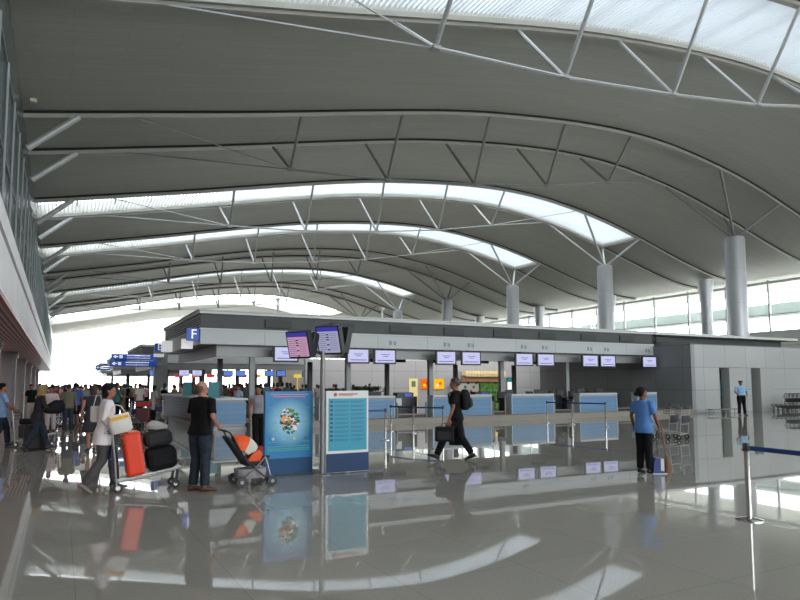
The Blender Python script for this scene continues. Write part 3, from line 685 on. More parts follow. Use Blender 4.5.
for k in range(10): MB().box(-.35, -.30, -.009, -.0065, 1.30-k*.078, 1.34-k*.078).build('row_icon', mat('icon_dark', (20, 60, 90), .5), t)
m = MB(); m.lathe([(.035, -.007), (.035, -.01)], (-.25, 0, 1.45), 14, 'y'); m.box(-.18, .2, -.009, -.0065, 1.45, 1.47).box(-.18, .1, -.009, -.0065, 1.425, 1.435); m.build('heading', mat('heading_red', (180, 80, 80), .5), t)

# ------------------------------------------------------------------ stanchions
def stanchion(x, y, label, h=.92):
    t = empty('barrier_post', (x, y, 0), label=label, cat='barrier post', group='steel barrier posts')
    MB().lathe([(.155, 0), (.155, .012), (.12, .022), (.035, .035)], n=28).build('base', CHROME, t, smooth=True)
    MB().lathe([(.031, .03), (.031, h-.1)], n=18).build('post', CHROME, t, smooth=True)
    MB().lathe([(.04, h-.1), (.04, h-.005), (.03, h)], n=18).build('cap', mat('cap_dark', (90, 88, 86), .25, .8), t, smooth=True)
    return t
def tape(a, b, label, z=.86):
    a = Vector((a[0], a[1], z)); b = Vector((b[0], b[1], z)); d = (b-a).normalized(); a = a+d*.05; b = b-d*.05
    m = MB().beam(a, b, .004, .055); return tag(m.build('barrier_tape', TAPE), label, 'barrier tape', 'blue barrier tapes')
P0 = atZ(749.5, 520); q = atZ(800, 453.5, .86); d = (q-Vector((P0.x, P0.y, .86))); d.z = 0; d.normalize(); P1 = Vector((P0.x, P0.y, 0))+d*2.0
stanchion(P0.x, P0.y, 'large nearest steel barrier post at the right edge'); stanchion(P1.x, P1.y, 'steel barrier post just outside the right edge')
tp = tape(P0, P1, 'blue belt stretched from the nearest barrier post to the right edge')
pts = dict(A=(385.5, 440), B=(391, 431.5), C=(413.5, 433.5), D=(443, 434.5), E=(547.5, 423), G=(572.5, 424.7), H=(606, 426.5), Z=(352, 441))
sl_ = dict(A='small barrier post just right of the notice board', B='second small barrier post right of the notice board', C='small barrier post in front of the gap between first and second counters', D='small barrier post left of the walking man', E='small barrier post at the right end of the third counter', G='small barrier post in the gap between third and fourth counters', H='small barrier post in front of the fourth counter', Z='small barrier post hidden behind the notice board')
W = {k: atZ(*v) for k, v in pts.items()}
for k in W: stanchion(W[k].x, W[k].y, sl_[k])
for a, b, l in (('Z', 'A', 'blue belt running behind the notice board'), ('B', 'C', 'blue belt crossing the gap right of the first counter'), ('C', 'D', 'blue belt ending left of the walking man'), ('E', 'G', 'blue belt right of the third counter'), ('G', 'H', 'blue belt in front of the fourth counter')): tape(W[a], W[b], l)

# ------------------------------------------------------------------ luggage carts
CART = None
def luggage_cart(loc, rz, label, group=None, board=True):
    global CART
    if CART is None:
        t = empty('luggage_cart', (0, 0, 0)); A = mat('cart_steel', (176, 178, 176), .3, .7)
        m = MB()
        for sx in (-.26, .26): m.tube([(sx, 0, .16), (sx*.96, .5, .22), (sx*.8, .98, .33), (sx*.8, 1.02, .40)], .014, 8)
        m.tube([(-.21, 1.02, .40), (.21, 1.02, .40)], .014, 8); m.tube([(-.26, 0, .16), (.26, 0, .16)], .016, 8)
        for k in range(5): m.tube([(-.18+k*.09, .03, .17), (-.15+k*.075, .98, .33)], .007, 6)
        for yy_ in (.3, .65): m.tube([(-.25, yy_, .19+yy_*.08), (.25, yy_, .19+yy_*.08)], .008, 6)
        m.build('platform', A, t, smooth=True)
        m = MB()
        for sx in (-.26, .26): m.tube([(sx, 0, .1), (sx, -.03, .45), (sx*.98, -.09, .98)], .015, 8)
        for z, yy_ in ((.45, -.03), (.72, -.06)): m.tube([(-.26, yy_, z), (.26, yy_, z)], .01, 6)
        m.build('back_frame', A, t, smooth=True)
        MB().tube([(-.31, -.10, 1.0), (.31, -.10, 1.0)], .022, 10).build('handle', BLACK, t, smooth=True)
        MB().tube([(-.2, -.14, .93), (.2, -.14, .93)], .012, 8).build('brake_bar', BLACK, t, smooth=True)
        m = MB()
        for z in (.74, .82, .9): m.tube([(-.24, -.06, z), (-.22, .14, z), (.22, .14, z), (.24, -.06, z)], .006, 6)
        for k in range(6): m.tube([(-.22+k*.088, .14, .74), (-.22+k*.088, .14, .9)], .005, 5)
        m.build('basket', DGREY, t)
        MB().box(-.24, .24, -.085, -.07, .5, .7).build('advert_board', mat('cart_advert', (30, 50, 110), .4), t)
        for sx, yy_, r in ((-.25, .02, .075), (.25, .02, .075), (-.16, .88, .065), (.16, .88, .065)):
            wm = MB(); wm.lathe([(r*.5, -.022), (r*.95, -.02), (r, -.01), (r, .01), (r*.95, .02), (r*.5, .022)], (sx, yy_, r), 18, 'x'); wo = wm.build('wheel', BLACK, t, smooth=True)
            MB().lathe([(r*.45, -.026), (r*.45, .026)], (sx, yy_, r), 12, 'x').build('hub', A, wo)
            if yy_ > .5: MB().beam((sx-.03, yy_, r), (sx-.03, yy_+.03, .29), .008, .03).beam((sx+.03, yy_, r), (sx+.03, yy_+.03, .29), .008, .03).build('fork', DGREY, t)
        CART = t; o = t
    else: o = copy_tree(CART)
    o.location = loc; o.rotation_euler.z = rz; tag(o, label, 'luggage cart', group); return o
cA = atZ(115, 492)
CAX, CAY = cA.x, cA.y+.02
luggage_cart((CAX, CAY+.1, 0), R(-88), 'steel luggage cart loaded with an orange suitcase and black bags')
def suitcase(loc, rot, dims, m, label, name='suitcase', cat='suitcase', ribs=True, bev=.045):
    w_, d_, h_ = dims; t = empty(name, loc, label=label, cat=cat); t.rotation_euler = rot
    MB().box(-w_/2, w_/2, -d_/2, d_/2, .0, h_).build('shell', m, t, bevel=bev)
    if ribs:
        r_ = MB()
        for k in range(3): x = -w_/2+w_*(k+1)/4; r_.box(x-.012, x+.012, -d_/2-.006, d_/2+.006, .05, h_-.05)
        r_.build('rib', m, t)
    MB().tube([(-.07, 0, h_-.01), (-.07, 0, h_+.03), (.07, 0, h_+.03), (.07, 0, h_-.01)], .01, 6).build('handle', BLACK, t); return t
TI = R(-9)  # platform slopes up to the front (+X in the world)
ORNG = mat('orange_shell', (232, 62, 20), .35)
suitcase((CAX+.30, CAY+.1, .235), (0, TI, 0), (.27, .46, .68), ORNG, 'bright orange upright suitcase on the luggage cart')
BAG = noisy('black_fabric', (20, 20, 22), (30, 30, 32), 30, .75)
suitcase((CAX+.70, CAY+.1, .30), (0, TI, 0), (.46, .44, .36), BAG, 'large black travel bag at the bottom front of the luggage cart', 'travel_bag', 'bag', False, .09)
suitcase((CAX+.63, CAY+.1, .67), (0, TI, 0), (.42, .38, .24), mat('black_bag_top', (28, 28, 30), .7), 'smaller black bag stacked on the black travel bag', 'travel_bag', 'bag', False, .07)
tag(MB().sect([(0, 0, 0, .16, .14), (0, 0, .05, .17, .15), (-.03, 0, .10, .1, .09), (-.05, 0, .13, .03, .03)]).build('plastic_bag', mat('bag_grey', (170, 168, 160), .5), smooth=True, loc=(CAX+.60, CAY+.1, .94)), 'crumpled pale plastic bag on top of the black bags', 'bag')
p = atZ(687, 440)
for i, (dx, dy, l) in enumerate(((0, 0, 'empty steel luggage cart with advert board parked behind the cleaner'), (-.06, .34, 'second empty luggage cart nested into the parked cart behind the cleaner'))):
    oc = luggage_cart((p.x+dx, p.y+.1+dy, 0), R(14), l, 'parked luggage carts')
    for ch in oc.children:
        if ch.name.startswith('advert'): ch.material_slots[0].link = 'OBJECT'; ch.material_slots[0].material = mat('advert_navy', (16, 24, 44), .5)
        elif ch.name.startswith(('back_frame', 'platform')): ch.material_slots[0].link = 'OBJECT'; ch.material_slots[0].material = mat('dull_steel', (150, 152, 150), .4, .3)
for i in range(6):
    oc = luggage_cart((37.2+i*.34, 22.4-i*.05, 0), R(78), 'dark nested luggage cart at the right edge, %s from the left' % ['first', 'second', 'third', 'fourth', 'fifth', 'sixth', 'seventh', 'eighth'][i], 'nested carts by the right wall')
    for ch in oc.children: ch.material_slots[0].link = 'OBJECT'; ch.material_slots[0].material = BLACK

# ------------------------------------------------------------------ stroller
SX, SY_ = 2.62, 10.62
t = empty('stroller', (SX, SY_, 0), R(-89), label='black and orange baby stroller beside the man in black', cat='stroller'); t.scale = (.94,)*3
AL = mat('stroller_alu', (170, 170, 170), .3, .8)
for sx in (-.24, .24):
    MB().tube([(sx, -.26, .96), (sx, -.20, .93), (sx, .1, .42), (sx, .46, .12)], .013, 8).build('side_rail', BLACK, t, smooth=True)
    MB().tube([(sx, 0, .1), (sx, .22, .28), (sx, .42, .50)], .013, 8).build('cross_tube', AL, t, smooth=True)
    MB().tube([(sx, .42, .50), (sx, .52, .14)], .01, 8).build('front_fork', AL, t, smooth=True)
MB().tube([(-.24, -.26, .96), (-.2, -.30, .97), (.2, -.30, .97), (.24, -.26, .96)], .017, 8).build('handlebar', BLACK, t, smooth=True)
for sx in (-.27, .27):
    for yy_, r in ((0, .092), (.53, .088)):
        for o_ in (-.028, .028):
            wo = MB().lathe([(r*.5, -.013), (r, -.012), (r, .012), (r*.5, .013)], (sx+o_, yy_, r), 20, 'x').build('wheel', BLACK, t, smooth=True)
            MB().lathe([(r*.35, -.015), (r*.35, .015)], (sx+o_, yy_, r), 12, 'x').build('hub', GREY, wo)
MB().tube([(-.27, 0, .09), (.27, 0, .09)], .01).tube([(-.27, .53, .1), (.27, .53, .1)], .01).build('axle', BLACK, t)
GR = mat('stroller_fabric', (36, 36, 40), .8); CRE = mat('stroller_cream', (196, 194, 178), .7)
m = MB().prism([(-.2, .86), (-.24, .84), (.10, .34), (.40, .36), (.42, .42), (.16, .42)], -.2, .2, 'x'); m.build('seat', GR, t, bevel=.015)
m = MB()
def hood(m, a0, a1, r0):
    rs = []
    for k in range(6):
        a = a0+(a1-a0)*k/5; rs.append([Vector((.22*math.cos(q), -.0+(r0*math.cos(a))*(.35+.65*math.sin(q)), .50+r0*math.sin(a)*(.35+.65*math.sin(q)))) for q in np.linspace(0, math.pi, 12)])
    n = 12; vs = [p for r_ in rs for p in r_]+[p+Vector((0, -.006, -.012)) for r_ in rs for p in r_]; N = 6*n; fs = []
    for i in range(5):
        for j in range(n-1):
            q_ = (i*n+j, i*n+j+1, (i+1)*n+j+1, (i+1)*n+j); fs.append(q_); fs.append(tuple(N+x for x in reversed(q_)))
    edge = [j for j in range(n)]+[i*n+n-1 for i in range(1, 6)]+[5*n+j for j in range(n-2, -1, -1)]+[i*n for i in range(4, 0, -1)]
    for a, b in zip(edge, edge[1:]+edge[:1]): fs.append((a, N+a, N+b, b))
    m.add(vs, fs)
hood(m, R(104), R(58), .38); m.build('hood', mat('stroller_orange', (226, 84, 28), .6), t, smooth=True)
m = MB(); hood(m, R(58), R(24), .38); m.build('hood_trim', CRE, t, smooth=True)
MB().prism([(.10, .42), (.34, .40), (.40, .52), (.34, .62), (.22, .56)], -.17, .17, 'x').build('footmuff', mat('stroller_orange', (226, 84, 28)), t, bevel=.02)
MB().sect([(0, .33, .56, .14, .06), (0, .36, .62, .15, .07), (0, .38, .66, .10, .05)]).build('blanket', mat('blanket_red', (150, 30, 40), .8), t, smooth=True)
MB().box(-.13, .13, .2, .3, .56, .64).build('cushion', CRE, t, bevel=.025)
MB().sect([(0, .22, .13, .17, .24), (0, .22, .17, .20, .27), (0, .22, .29, .21, .28)]).build('basket', mat('basket_mesh', (160, 154, 158), .8), t, smooth=True)
MB().tube([(-.2, .47, .46), (0, .56, .47), (.2, .47, .46)], .018, 8).build('bumper_bar', BLACK, t, smooth=True)

# ------------------------------------------------------------------ people
def remesh(mb, vox, smooth=2, m=None, name='part', parent=None):
    me = mb.mesh('t'); o = bpy.data.objects.new('t', me); COL.objects.link(o)
    r = o.modifiers.new('r', 'REMESH'); r.mode = 'VOXEL'; r.voxel_size = vox; r.use_smooth_shade = True
    if smooth: s_ = o.modifiers.new('s', 'SMOOTH'); s_.iterations = smooth; s_.factor = .5
    dg = bpy.context.evaluated_depsgraph_get(); new = bpy.data.meshes.new_from_object(o.evaluated_get(dg)); bpy.data.objects.remove(o)
    new.name = name; new.materials.clear(); new.materials.append(m)
    new.polygons.foreach_set('use_smooth', [True]*len(new.polygons))
    q = bpy.data.objects.new(name, new); COL.objects.link(q)
    if parent: q.parent = parent
    return q
def V(*a): return Vector(a)
STAND = dict(kL=(-.10, .01, .48), aL=(-.11, -.02, .085), kR=(.10, .01, .48), aR=(.11, -.02, .085), fL=(-.12, 1), fR=(.12, 1),
             eL=(-.235, -.02, 1.13), wL=(-.25, .05, .89), eR=(.235, -.02, 1.13), wR=(.25, .05, .89), lean=0, head=(0, 0), pz=0)
def person(label, loc, rz, h=1.68, shirt=None, pants=None, skin=None, hair=None, style='short', sleeve='short', bottom='trousers', pose=None, fine=True, shoe=None, untuck=.86, group=None, width=1., cat='person', hand_l=None, hand_r=None, hug=False):
    skin = skin or SKIN; hair = hair or HAIR; shoe = shoe or BLACK
    P = dict(STAND); P.update(pose or {}); vox = .012 if fine else .022
    t = empty('person', (loc[0], loc[1], 0), rz, label, cat, group); t.scale = (h/1.7,)*3
    lean = P['lean']; piv = V(0, 0, .95+P['pz'])
    ML = Matrix.Translation(piv) @ Matrix.Rotation(-R(lean), 4, 'X') @ Matrix.Translation(-V(0, 0, .95))
    U = lambda *a: ML @ V(*a)
    W_ = width; hx, hy_ = .085, 0
    hipL = V(-hx*W_, 0, .92+P['pz']); hipR = V(hx*W_, 0, .92+P['pz'])
    shL = U(-.175*W_, 0, 1.395); shR = U(.175*W_, 0, 1.395)
    J = {k: V(*P[k]) for k in ('kL', 'aL', 'kR', 'aR')}; 
    for k in ('eL', 'wL', 'eR', 'wR'): J[k] = ML @ V(*P[k])
    hy, hp = P['head']; HM = ML @ Matrix.Translation(V(0, .0, 1.48)) @ Matrix.Rotation(R(hy), 4, 'Z') @ Matrix.Rotation(-R(hp), 4, 'X') @ Matrix.Translation(V(0, 0, -1.48))
    # --- body, one continuous skin
    b = MB()
    b.sect([(0, 0, .84, .12*W_, .085), (0, -.01, .92, .158*W_, .105), (0, 0, 1.02, .14*W_, .095), (0, 0, 1.12, .128*W_, .09), (0, .005, 1.26, .155*W_, .105), (0, 0, 1.36, .165*W_, .098), (0, -.005, 1.42, .12*W_, .075), (0, -.01, 1.46, .06, .055)], mtx=ML)
    b.tube([U(0, -.012, 1.42), HM @ V(0, .002, 1.54)], [.058, .05], 12)
    # head: skull, jaw, nose, ears, brow
    b.sect([(0, .025, 1.475, .028, .03), (0, .03, 1.50, .048, .058), (0, .015, 1.54, .064, .08), (0, .005, 1.585, .073, .092), (0, 0, 1.63, .075, .095), (0, -.004, 1.665, .065, .083), (0, -.006, 1.69, .04, .052), (0, -.006, 1.70, .012, .016)], mtx=HM, p=2.0)
    if fine:
        b.tube([HM @ V(0, .088, 1.595), HM @ V(0, .108, 1.562)], [.009, .014], 8); b.tube([HM @ V(-.01, .09, 1.52), HM @ V(.01, .09, 1.52)], [.014, .014], 8)
        b.tube([HM @ V(-.045, .082, 1.613), HM @ V(.045, .082, 1.613)], .01, 8)
    for sx in (-1, 1): b.tube([HM @ V(sx*.072, -.005, 1.56), HM @ V(sx*.084, -.012, 1.60)], [.013, .016], 8)
    for s_, hip in (('L', hipL), ('R', hipR)):
        k, a = J['k'+s_], J['a'+s_]; cm_ = k+(a-k)*.3; fy = P['f'+s_]; fd = V(math.sin(fy[0]), math.cos(fy[0]), 0)
        bk = -fd*.006
        b.tube([hip, hip+(k-hip)*.4, k, cm_+bk, k+(a-k)*.75+bk*.3, a], [.088*W_, .078*W_, .054, .057, .04, .038], 12, True)
        pit = P.get('t'+s_, 0); td = fd*math.cos(R(pit))+V(0, 0, math.sin(R(pit)))
        nu = fd*-math.sin(R(pit))+V(0, 0, math.cos(R(pit))); b.tube([a-td*.03+nu*-.03, a+td*.08-nu*.045, a+td*.13-nu*.052], [.028, .024, .016], 10, True)
    hands = MB()
    for s_, sh in (('L', shL), ('R', shR)):
        e, w_ = J['e'+s_], J['w'+s_]
        b.tube([sh+(sh-U(0, 0, 1.395)).normalized()*-.03, sh, sh+(e-sh)*.5, e, e+(w_-e)*.35, w_], [.05, .052, .043, .036, .037, .025], 12, True)
        d = (w_-e).normalized(); hd = P.get('h'+s_); d = (ML.to_3x3() @ V(*hd)).normalized() if hd else d
        side = d.cross(V(1, 0, 0) if abs(d.x) < .8 else V(0, 1, 0)).normalized()   # spread of the fingers
        nrm = d.cross(side)
        if not fine: b.tube([w_, w_+d*.07, w_+d*.14], [.026, .034, .018], 8, True); continue
        b.rings([[w_+d*L+side*(wd*math.cos(q))+nrm*(th*math.sin(q)) for q in np.linspace(0, 2*math.pi, 12, endpoint=False)] for L, wd, th in ((-.02, .024, .02), (.03, .036, .016), (.075, .042, .014), (.095, .036, .011))])
        inw = nrm if nrm.dot(V(0, 0, 0)-(w_-U(0, 0, 1.1))) > 0 else -nrm
        cu = P.get('curl', .45)
        for q, (o_, ln) in enumerate(((-.031, .062), (-.011, .074), (.011, .078), (.031, .068))):
            p0 = w_+d*.075+side*o_; p1 = w_+d*.1+side*o_*1.05; d2 = (d+inw*cu).normalized(); d3 = (d+inw*cu*2.6).normalized()
            p2 = p1+d2*ln*.45; p3 = p2+d3*ln*.35; hands.tube([p0, p1, p2, p3], [.0095, .0092, .0085, .007], 7, True)
        th0 = w_+d*.02+side*.026; hands.tube([th0, th0+(side*.8+d*.8+inw*.5).normalized()*.04, th0+(side*.8+d*.8+inw*.5).normalized()*.04+(d+inw*.7).normalized()*.032], [.013, .0105, .008], 7, True)
    body = remesh(b, vox, 3, skin, 'body', t)
    if fine:
        bm = bmesh.new(); bm.from_mesh(body.data); hm = hands.mesh('h'); bm.from_mesh(hm); bm.to_mesh(body.data); bm.free(); body.data.polygons.foreach_set('use_smooth', [True]*len(body.data.polygons))
        for sx in (-1, 1):
            ey = MB(); ey.tube([HM @ V(sx*.032, .080, 1.590), HM @ V(sx*.032, .092, 1.590)], [.011, .008], 8); ey.build('eye', BLACK, t, smooth=True)
        MB().tube([HM @ V(-.02, .098, 1.528), HM @ V(.02, .098, 1.528)], [.006, .006], 6).build('mouth', mat('lips', (120, 60, 56), .5), t)
    # --- shirt
    g = .014
    if sleeve is not None:
        c = MB(); ut = untuck
        secs = [(0, -.005, ut, .19*W_ if ut < .91 else .160*W_, .142 if ut < .91 else .112), (0, -.005, .92 if ut < .91 else ut+.02, .186*W_ if ut < .91 else .160*W_, .136 if ut < .91 else .112), (0, 0, 1.02, .162*W_, .114), (0, 0, 1.12, .155*W_, .112), (0, .005, 1.26, .175*W_, .124), (0, 0, 1.36, .182*W_, .112), (0, -.005, 1.42, .135*W_, .088), (0, -.01, 1.455, .072, .068)]
        c.sect(secs, mtx=ML)
        for s_, sh in (('L', shL), ('R', shR)):
            e, w_ = J['e'+s_], J['w'+s_]; i_ = sh+(sh-U(0, 0, 1.395)).normalized()*-.05
            if sleeve == 'short': c.tube([i_, sh, sh+(e-sh)*.5, sh+(e-sh)*.78], [.06, .066, .060, .064], 14)
            elif sleeve == 'long': c.tube([i_, sh, sh+(e-sh)*.5, e, e+(w_-e)*.5, w_-(w_-e)*.03], [.06, .066, .058, .052, .048, .044], 14)
            elif sleeve == 'cap': c.tube([i_, sh, sh+(e-sh)*.2], [.055, .06, .058], 14)
        so_ = remesh(c, vox, 2, shirt, 'dress' if bottom == 'dress' else 'shirt', t)
    # --- lower clothing
    if bottom in ('trousers', 'shorts'):
        c = MB(); c.sect([(0, 0, .83, .13*W_, .1), (0, -.01, .9, .172*W_, .122), (0, 0, 1.02, .158*W_, .11)], mtx=Matrix.Translation(V(0, 0, P['pz'])))
        for s_, hip in (('L', hipL), ('R', hipR)):
            k, a = J['k'+s_], J['a'+s_]
            if bottom == 'trousers': c.tube([hip+V(0, 0, .02), hip+(k-hip)*.4, k, k+(a-k)*.4, k+(a-k)*.98], [.1*W_, .094*W_, .08, .078, .07], 14)
            else: c.tube([hip+V(0, 0, .02), hip+(k-hip)*.4, hip+(k-hip)*.9], [.1*W_, .096*W_, .09], 14)
        remesh(c, vox, 2, pants, bottom, t)
    else:
        z1 = 1.04; z0 = .5 if bottom in ('skirt', 'dress') else .1
        mk = (J['kL']+J['kR'])/2
        c = MB(); c.sect([(mk.x*.8, mk.y*.8, z0, .23*W_, .17), (0, 0, .75, .2*W_, .145), (0, -.01, .9, .176*W_, .125), (0, 0, z1, .15*W_, .105)]); remesh(c, vox, 2, pants, 'skirt', t)
    for s_ in 'LR':
        a = J['a'+s_]; fy = P['f'+s_]; fd = V(math.sin(fy[0]), math.cos(fy[0]), 0); pit = P.get('t'+s_, 0); td = fd*math.cos(R(pit))+V(0, 0, math.sin(R(pit))); nu = fd*-math.sin(R(pit))+V(0, 0, math.cos(R(pit))); sd = fd.cross(V(0, 0, 1))
        c = MB(); c.rings([[a+td*L+sd*wd*math.cos(q)+nu*(zc+ht*math.sin(q)) for q in np.linspace(0, 2*math.pi, 12, endpoint=False)] for L, wd, ht, zc in ((-.075, .02, .02, -.055), (-.065, .036, .04, -.04), (-.02, .042, .046, -.034), (.04, .044, .04, -.042), (.11, .047, .03, -.055), (.165, .04, .022, -.062), (.185, .02, .012, -.066))]); c.build('shoe', shoe, t, smooth=True)
    # --- hair / headwear
    hm_ = MB()
    if style in ('short', 'bun', 'long', 'bob'):
        hm_.sect([(0, -.045, 1.535 if style != 'short' else 1.55, .05, .05), (0, -.035, 1.57, .075, .066), (0, -.024, 1.61, .090, .092), (0, -.018, 1.65, .092, .102), (0, -.012, 1.69, .078, .090), (0, -.01, 1.722, .04, .05)], mtx=HM, p=2)
        if style == 'bun': hm_.sect([(0, -.12, 1.55, .02, .02), (0, -.13, 1.57, .045, .04), (0, -.13, 1.61, .05, .045), (0, -.12, 1.64, .025, .025)], mtx=HM, p=2)
        if style in ('long', 'bob'): hm_.sect([(0, -.05, 1.36 if style == 'long' else 1.47, .06, .03), (0, -.05, 1.45 if style == 'long' else 1.5, .085, .05), (0, -.04, 1.55, .088, .065), (0, -.02, 1.64, .085, .09)], mtx=HM, p=2)
        remesh(hm_, .01 if fine else .02, 2, hair, 'hair', t)
    elif style == 'bald':
        hm_.sect([(0, -.05, 1.55, .045, .045), (0, -.04, 1.58, .074, .062), (0, -.035, 1.62, .079, .068), (0, -.04, 1.645, .06, .055)], mtx=HM, p=2); remesh(hm_, .01, 1, hair, 'hair', t)
    elif style == 'scarf':
        hm_.sect([(0, 0, 1.34, .15, .12), (0, .0, 1.42, .125, .11), (0, -.015, 1.5, .09, .095), (0, -.02, 1.58, .094, .10), (0, -.015, 1.65, .092, .104), (0, -.01, 1.70, .06, .07), (0, -.01, 1.72, .02, .02)], mtx=HM, p=2); remesh(hm_, .012, 2, hair, 'headscarf', t)
    elif style == 'cap':
        hm_.sect([(0, -.01, 1.62, .083, .1), (0, -.01, 1.65, .09, .107), (0, 0, 1.685, .105, .122), (0, 0, 1.70, .09, .1), (0, 0, 1.71, .03, .04)], mtx=HM, p=2); hm_.sect([(0, .1, 1.625, .065, .055), (0, .1, 1.638, .065, .05)], mtx=HM); remesh(hm_, .008, 1, hair, 'cap', t)
    return t, J, ML
def heading(dx, dy): return math.atan2(-dx, dy)   # local +Y turned to (dx,dy)
WHT = noisy('shirt_white', (236, 228, 228), (226, 218, 220), 6, .8); TRG = noisy('trouser_taupe', (88, 84, 84), (74, 71, 72), 9, .85)
TBK = noisy('tee_black', (12, 12, 14), (18, 18, 20), 9, .85); JEAN = noisy('jeans_dark', (36, 42, 52), (48, 54, 66), 12, .85); BRN = mat('shoe_brown', (78, 44, 34), .5)
GTOP = noisy('top_grey', (146, 144, 152), (132, 130, 138), 8, .8); TRB = noisy('trouser_black', (14, 14, 16), (20, 20, 22), 10, .85)
CBL = noisy('uniform_blue', (88, 132, 192), (76, 118, 176), 7, .75); GBL = noisy('guard_blue', (142, 182, 216), (130, 170, 206), 7, .7)
DRESS = noisy('dress_charcoal', (44, 44, 50), (56, 56, 62), 9, .85); JKT = noisy('jacket_dark', (34, 33, 38), (46, 44, 48), 9, .85)

# traveller pushing the cart to the right
stride = dict(kL=(-.09, .16, .50), aL=(-.09, .20, .085), kR=(.09, -.02, .50), aR=(.09, -.26, .15), tR=-32, tL=8)
t, J, ML = person('dark-haired traveller in white shirt pushing the luggage cart with the orange suitcase', (CAX-.18, CAY+.1), R(-88), 1.66, WHT, TRG, SKIN, HAIR, 'bob', 'long', 'trousers',
       dict(stride, lean=6, eL=(-.25, -.04, 1.14), wL=(-.2, .12, .99), eR=(.25, -.04, 1.14), wR=(.2, .12, .99), hL=(0, 1, .1), hR=(0, 1, .1), head=(-10, -4), curl=1.1), shoe=mat('shoe_grey', (120, 112, 108), .6), untuck=.74, width=1.12)
tb = empty('tote_bag', (CAX+.06, CAY-.24, .92), R(-88), label='white tote bag with a yellow stripe on the shoulder of the cart pusher', cat='bag'); tb.rotation_euler.x = R(14); tb.scale = (.95, .8, .95)
TW = mat('tote_white', (214, 210, 204), .7)
MB().sect([(0, .0, 0, .05, .16), (0, 0, .03, .07, .2), (0, 0, .2, .06, .2), (0, 0, .3, .03, .19)]).build('pouch', TW, tb, smooth=True); MB().box(.02, .078, -.17, .17, .22, .25).box(-.01, .076, -.17, .16, .235, .27).build('stripe', mat('tote_yellow', (222, 168, 40), .6), tb)
MB().tube([(0, -.14, .28), (.03, -.08, .42), (.05, 0, .46), (.03, .08, .42), (0, .14, .28)], .009, 6).build('strap', TW, tb)
tb2 = MB().sect([(0, 0, 0, .04, .09), (0, 0, .03, .05, .11), (0, 0, .25, .04, .11)]); tb2.tube([(0, -.07, .24), (0, -.03, .42), (0, .03, .42), (0, .07, .24)], .008, 6)
tag(tb2.build('shoulder_bag', TW, smooth=True, loc=(CAX-.26, CAY+.34, 1.06), rz=R(-80)), 'pale shoulder bag behind the back of the cart pusher', 'bag')

# man in black
p = atZ(199, 491)
person('man in black T-shirt and dark jeans seen from behind near the stroller', (p.x, p.y), R(-58), 1.70, TBK, JEAN, mat('skin_light', (166, 118, 96), .5), mat('hair_thin', (92, 76, 68), .8), 'bald', 'short', 'trousers',
       dict(eL=(-.27, .02, 1.14), wL=(-.25, .17, 1.0), eR=(.27, -.02, 1.14), wR=(.2, .18, 1.0), hR=(-.2, .8, .1), kL=(-.1, .02, .48), aL=(-.12, -.02, .085), kR=(.1, .02, .48), aR=(.12, 0, .085), fR=(.6, 1), fL=(.25, 1), head=(-10, -14), curl=.8, lean=4), shoe=BRN, untuck=.86, width=1.16)
# woman in grey
p = atZ(258, 452)
person('woman in grey sleeveless top and black trousers left of the turquoise poster', (p.x, p.y), R(170), 1.62, GTOP, TRB, SKIN, HAIR, 'bob', 'cap', 'trousers',
       dict(eL=(-.21, -.04, 1.13), wL=(-.2, .02, .88), eR=(.22, -.02, 1.13), wR=(.22, .06, .9), kL=(-.08, .02, .48), aL=(-.06, .0, .085), kR=(.08, .05, .48), aR=(.08, .1, .085), head=(-40, 5)), shoe=mat('sandal_tan', (150, 90, 76), .6), untuck=.92, width=.92)
# walking man
p = atZ(457, 460.5); hd_ = heading(-.80, .60)
t, J, ML = person('man in black walking left with a backpack and a briefcase', (p.x, p.y), hd_, 1.80, TBK, TRB, SKIN, HAIRG, 'short', 'short', 'trousers',
       dict(kL=(-.09, .22, .52), aL=(-.09, .40, .12), tL=22, kR=(.09, -.06, .50), aR=(.09, -.30, .13), tR=-18, pz=-.04, eL=(-.25, .04, 1.12), wL=(-.25, .14, .88), eR=(.25, -.06, 1.13), wR=(.24, .08, .92), hL=(0, .1, -1), hR=(0, .2, -1), lean=3, head=(0, -3), curl=.9), untuck=.84, width=1.12)
TM = Matrix.Translation((p.x, p.y, 0)) @ Matrix.Rotation(hd_, 4, 'Z')
def onp(x, y, z): return TM @ Vector((x, y, z))
bp = empty('backpack', onp(0, -.19, 1.10), hd_, label='black rounded backpack worn by the walking man', cat='backpack')
MB().sect([(0, 0, -.02, .11, .06), (0, 0, .03, .155, .1), (0, -.01, .18, .165, .12), (0, 0, .34, .15, .1), (0, .01, .42, .09, .06)]).build('sack', BAG, bp, smooth=True)
MB().sect([(0, -.1, .03, .08, .03), (0, -.12, .08, .11, .05), (0, -.12, .2, .11, .04), (0, -.1, .24, .07, .02)]).build('front_pocket', mat('pocket_black', (30, 30, 32), .6), bp, smooth=True)
for sx in (-.1, .1): MB().tube([(sx, .08, .36), (sx, .22, .40), (sx*1.15, .36, .32), (sx*1.3, .34, .12), (sx*1.2, .1, .02)], .014, 6).build('strap', BLACK, bp)
q = onp(-.25, .24, 0)
bc = empty('briefcase', (q.x, q.y, .42), hd_, label='black soft briefcase in the hand of the walking man', cat='briefcase')
MB().box(-.055, .055, -.2, .2, 0, .32).build('case', BAG, bc, bevel=.03); MB().tube([(0, -.07, .32), (0, -.05, .385), (0, .05, .385), (0, .07, .32)], .009, 6).build('handle', BLACK, bc); MB().box(-.062, -.056, -.15, .15, .05, .22).build('pocket', mat('pocket_black', (30, 30, 32)), bc)
q = onp(.26, .02, 0)
ct = MB().sect([(0, 0, .30, .05, .16), (0, 0, .45, .06, .19), (0, 0, .7, .055, .16), (0, 0, .84, .04, .08)])
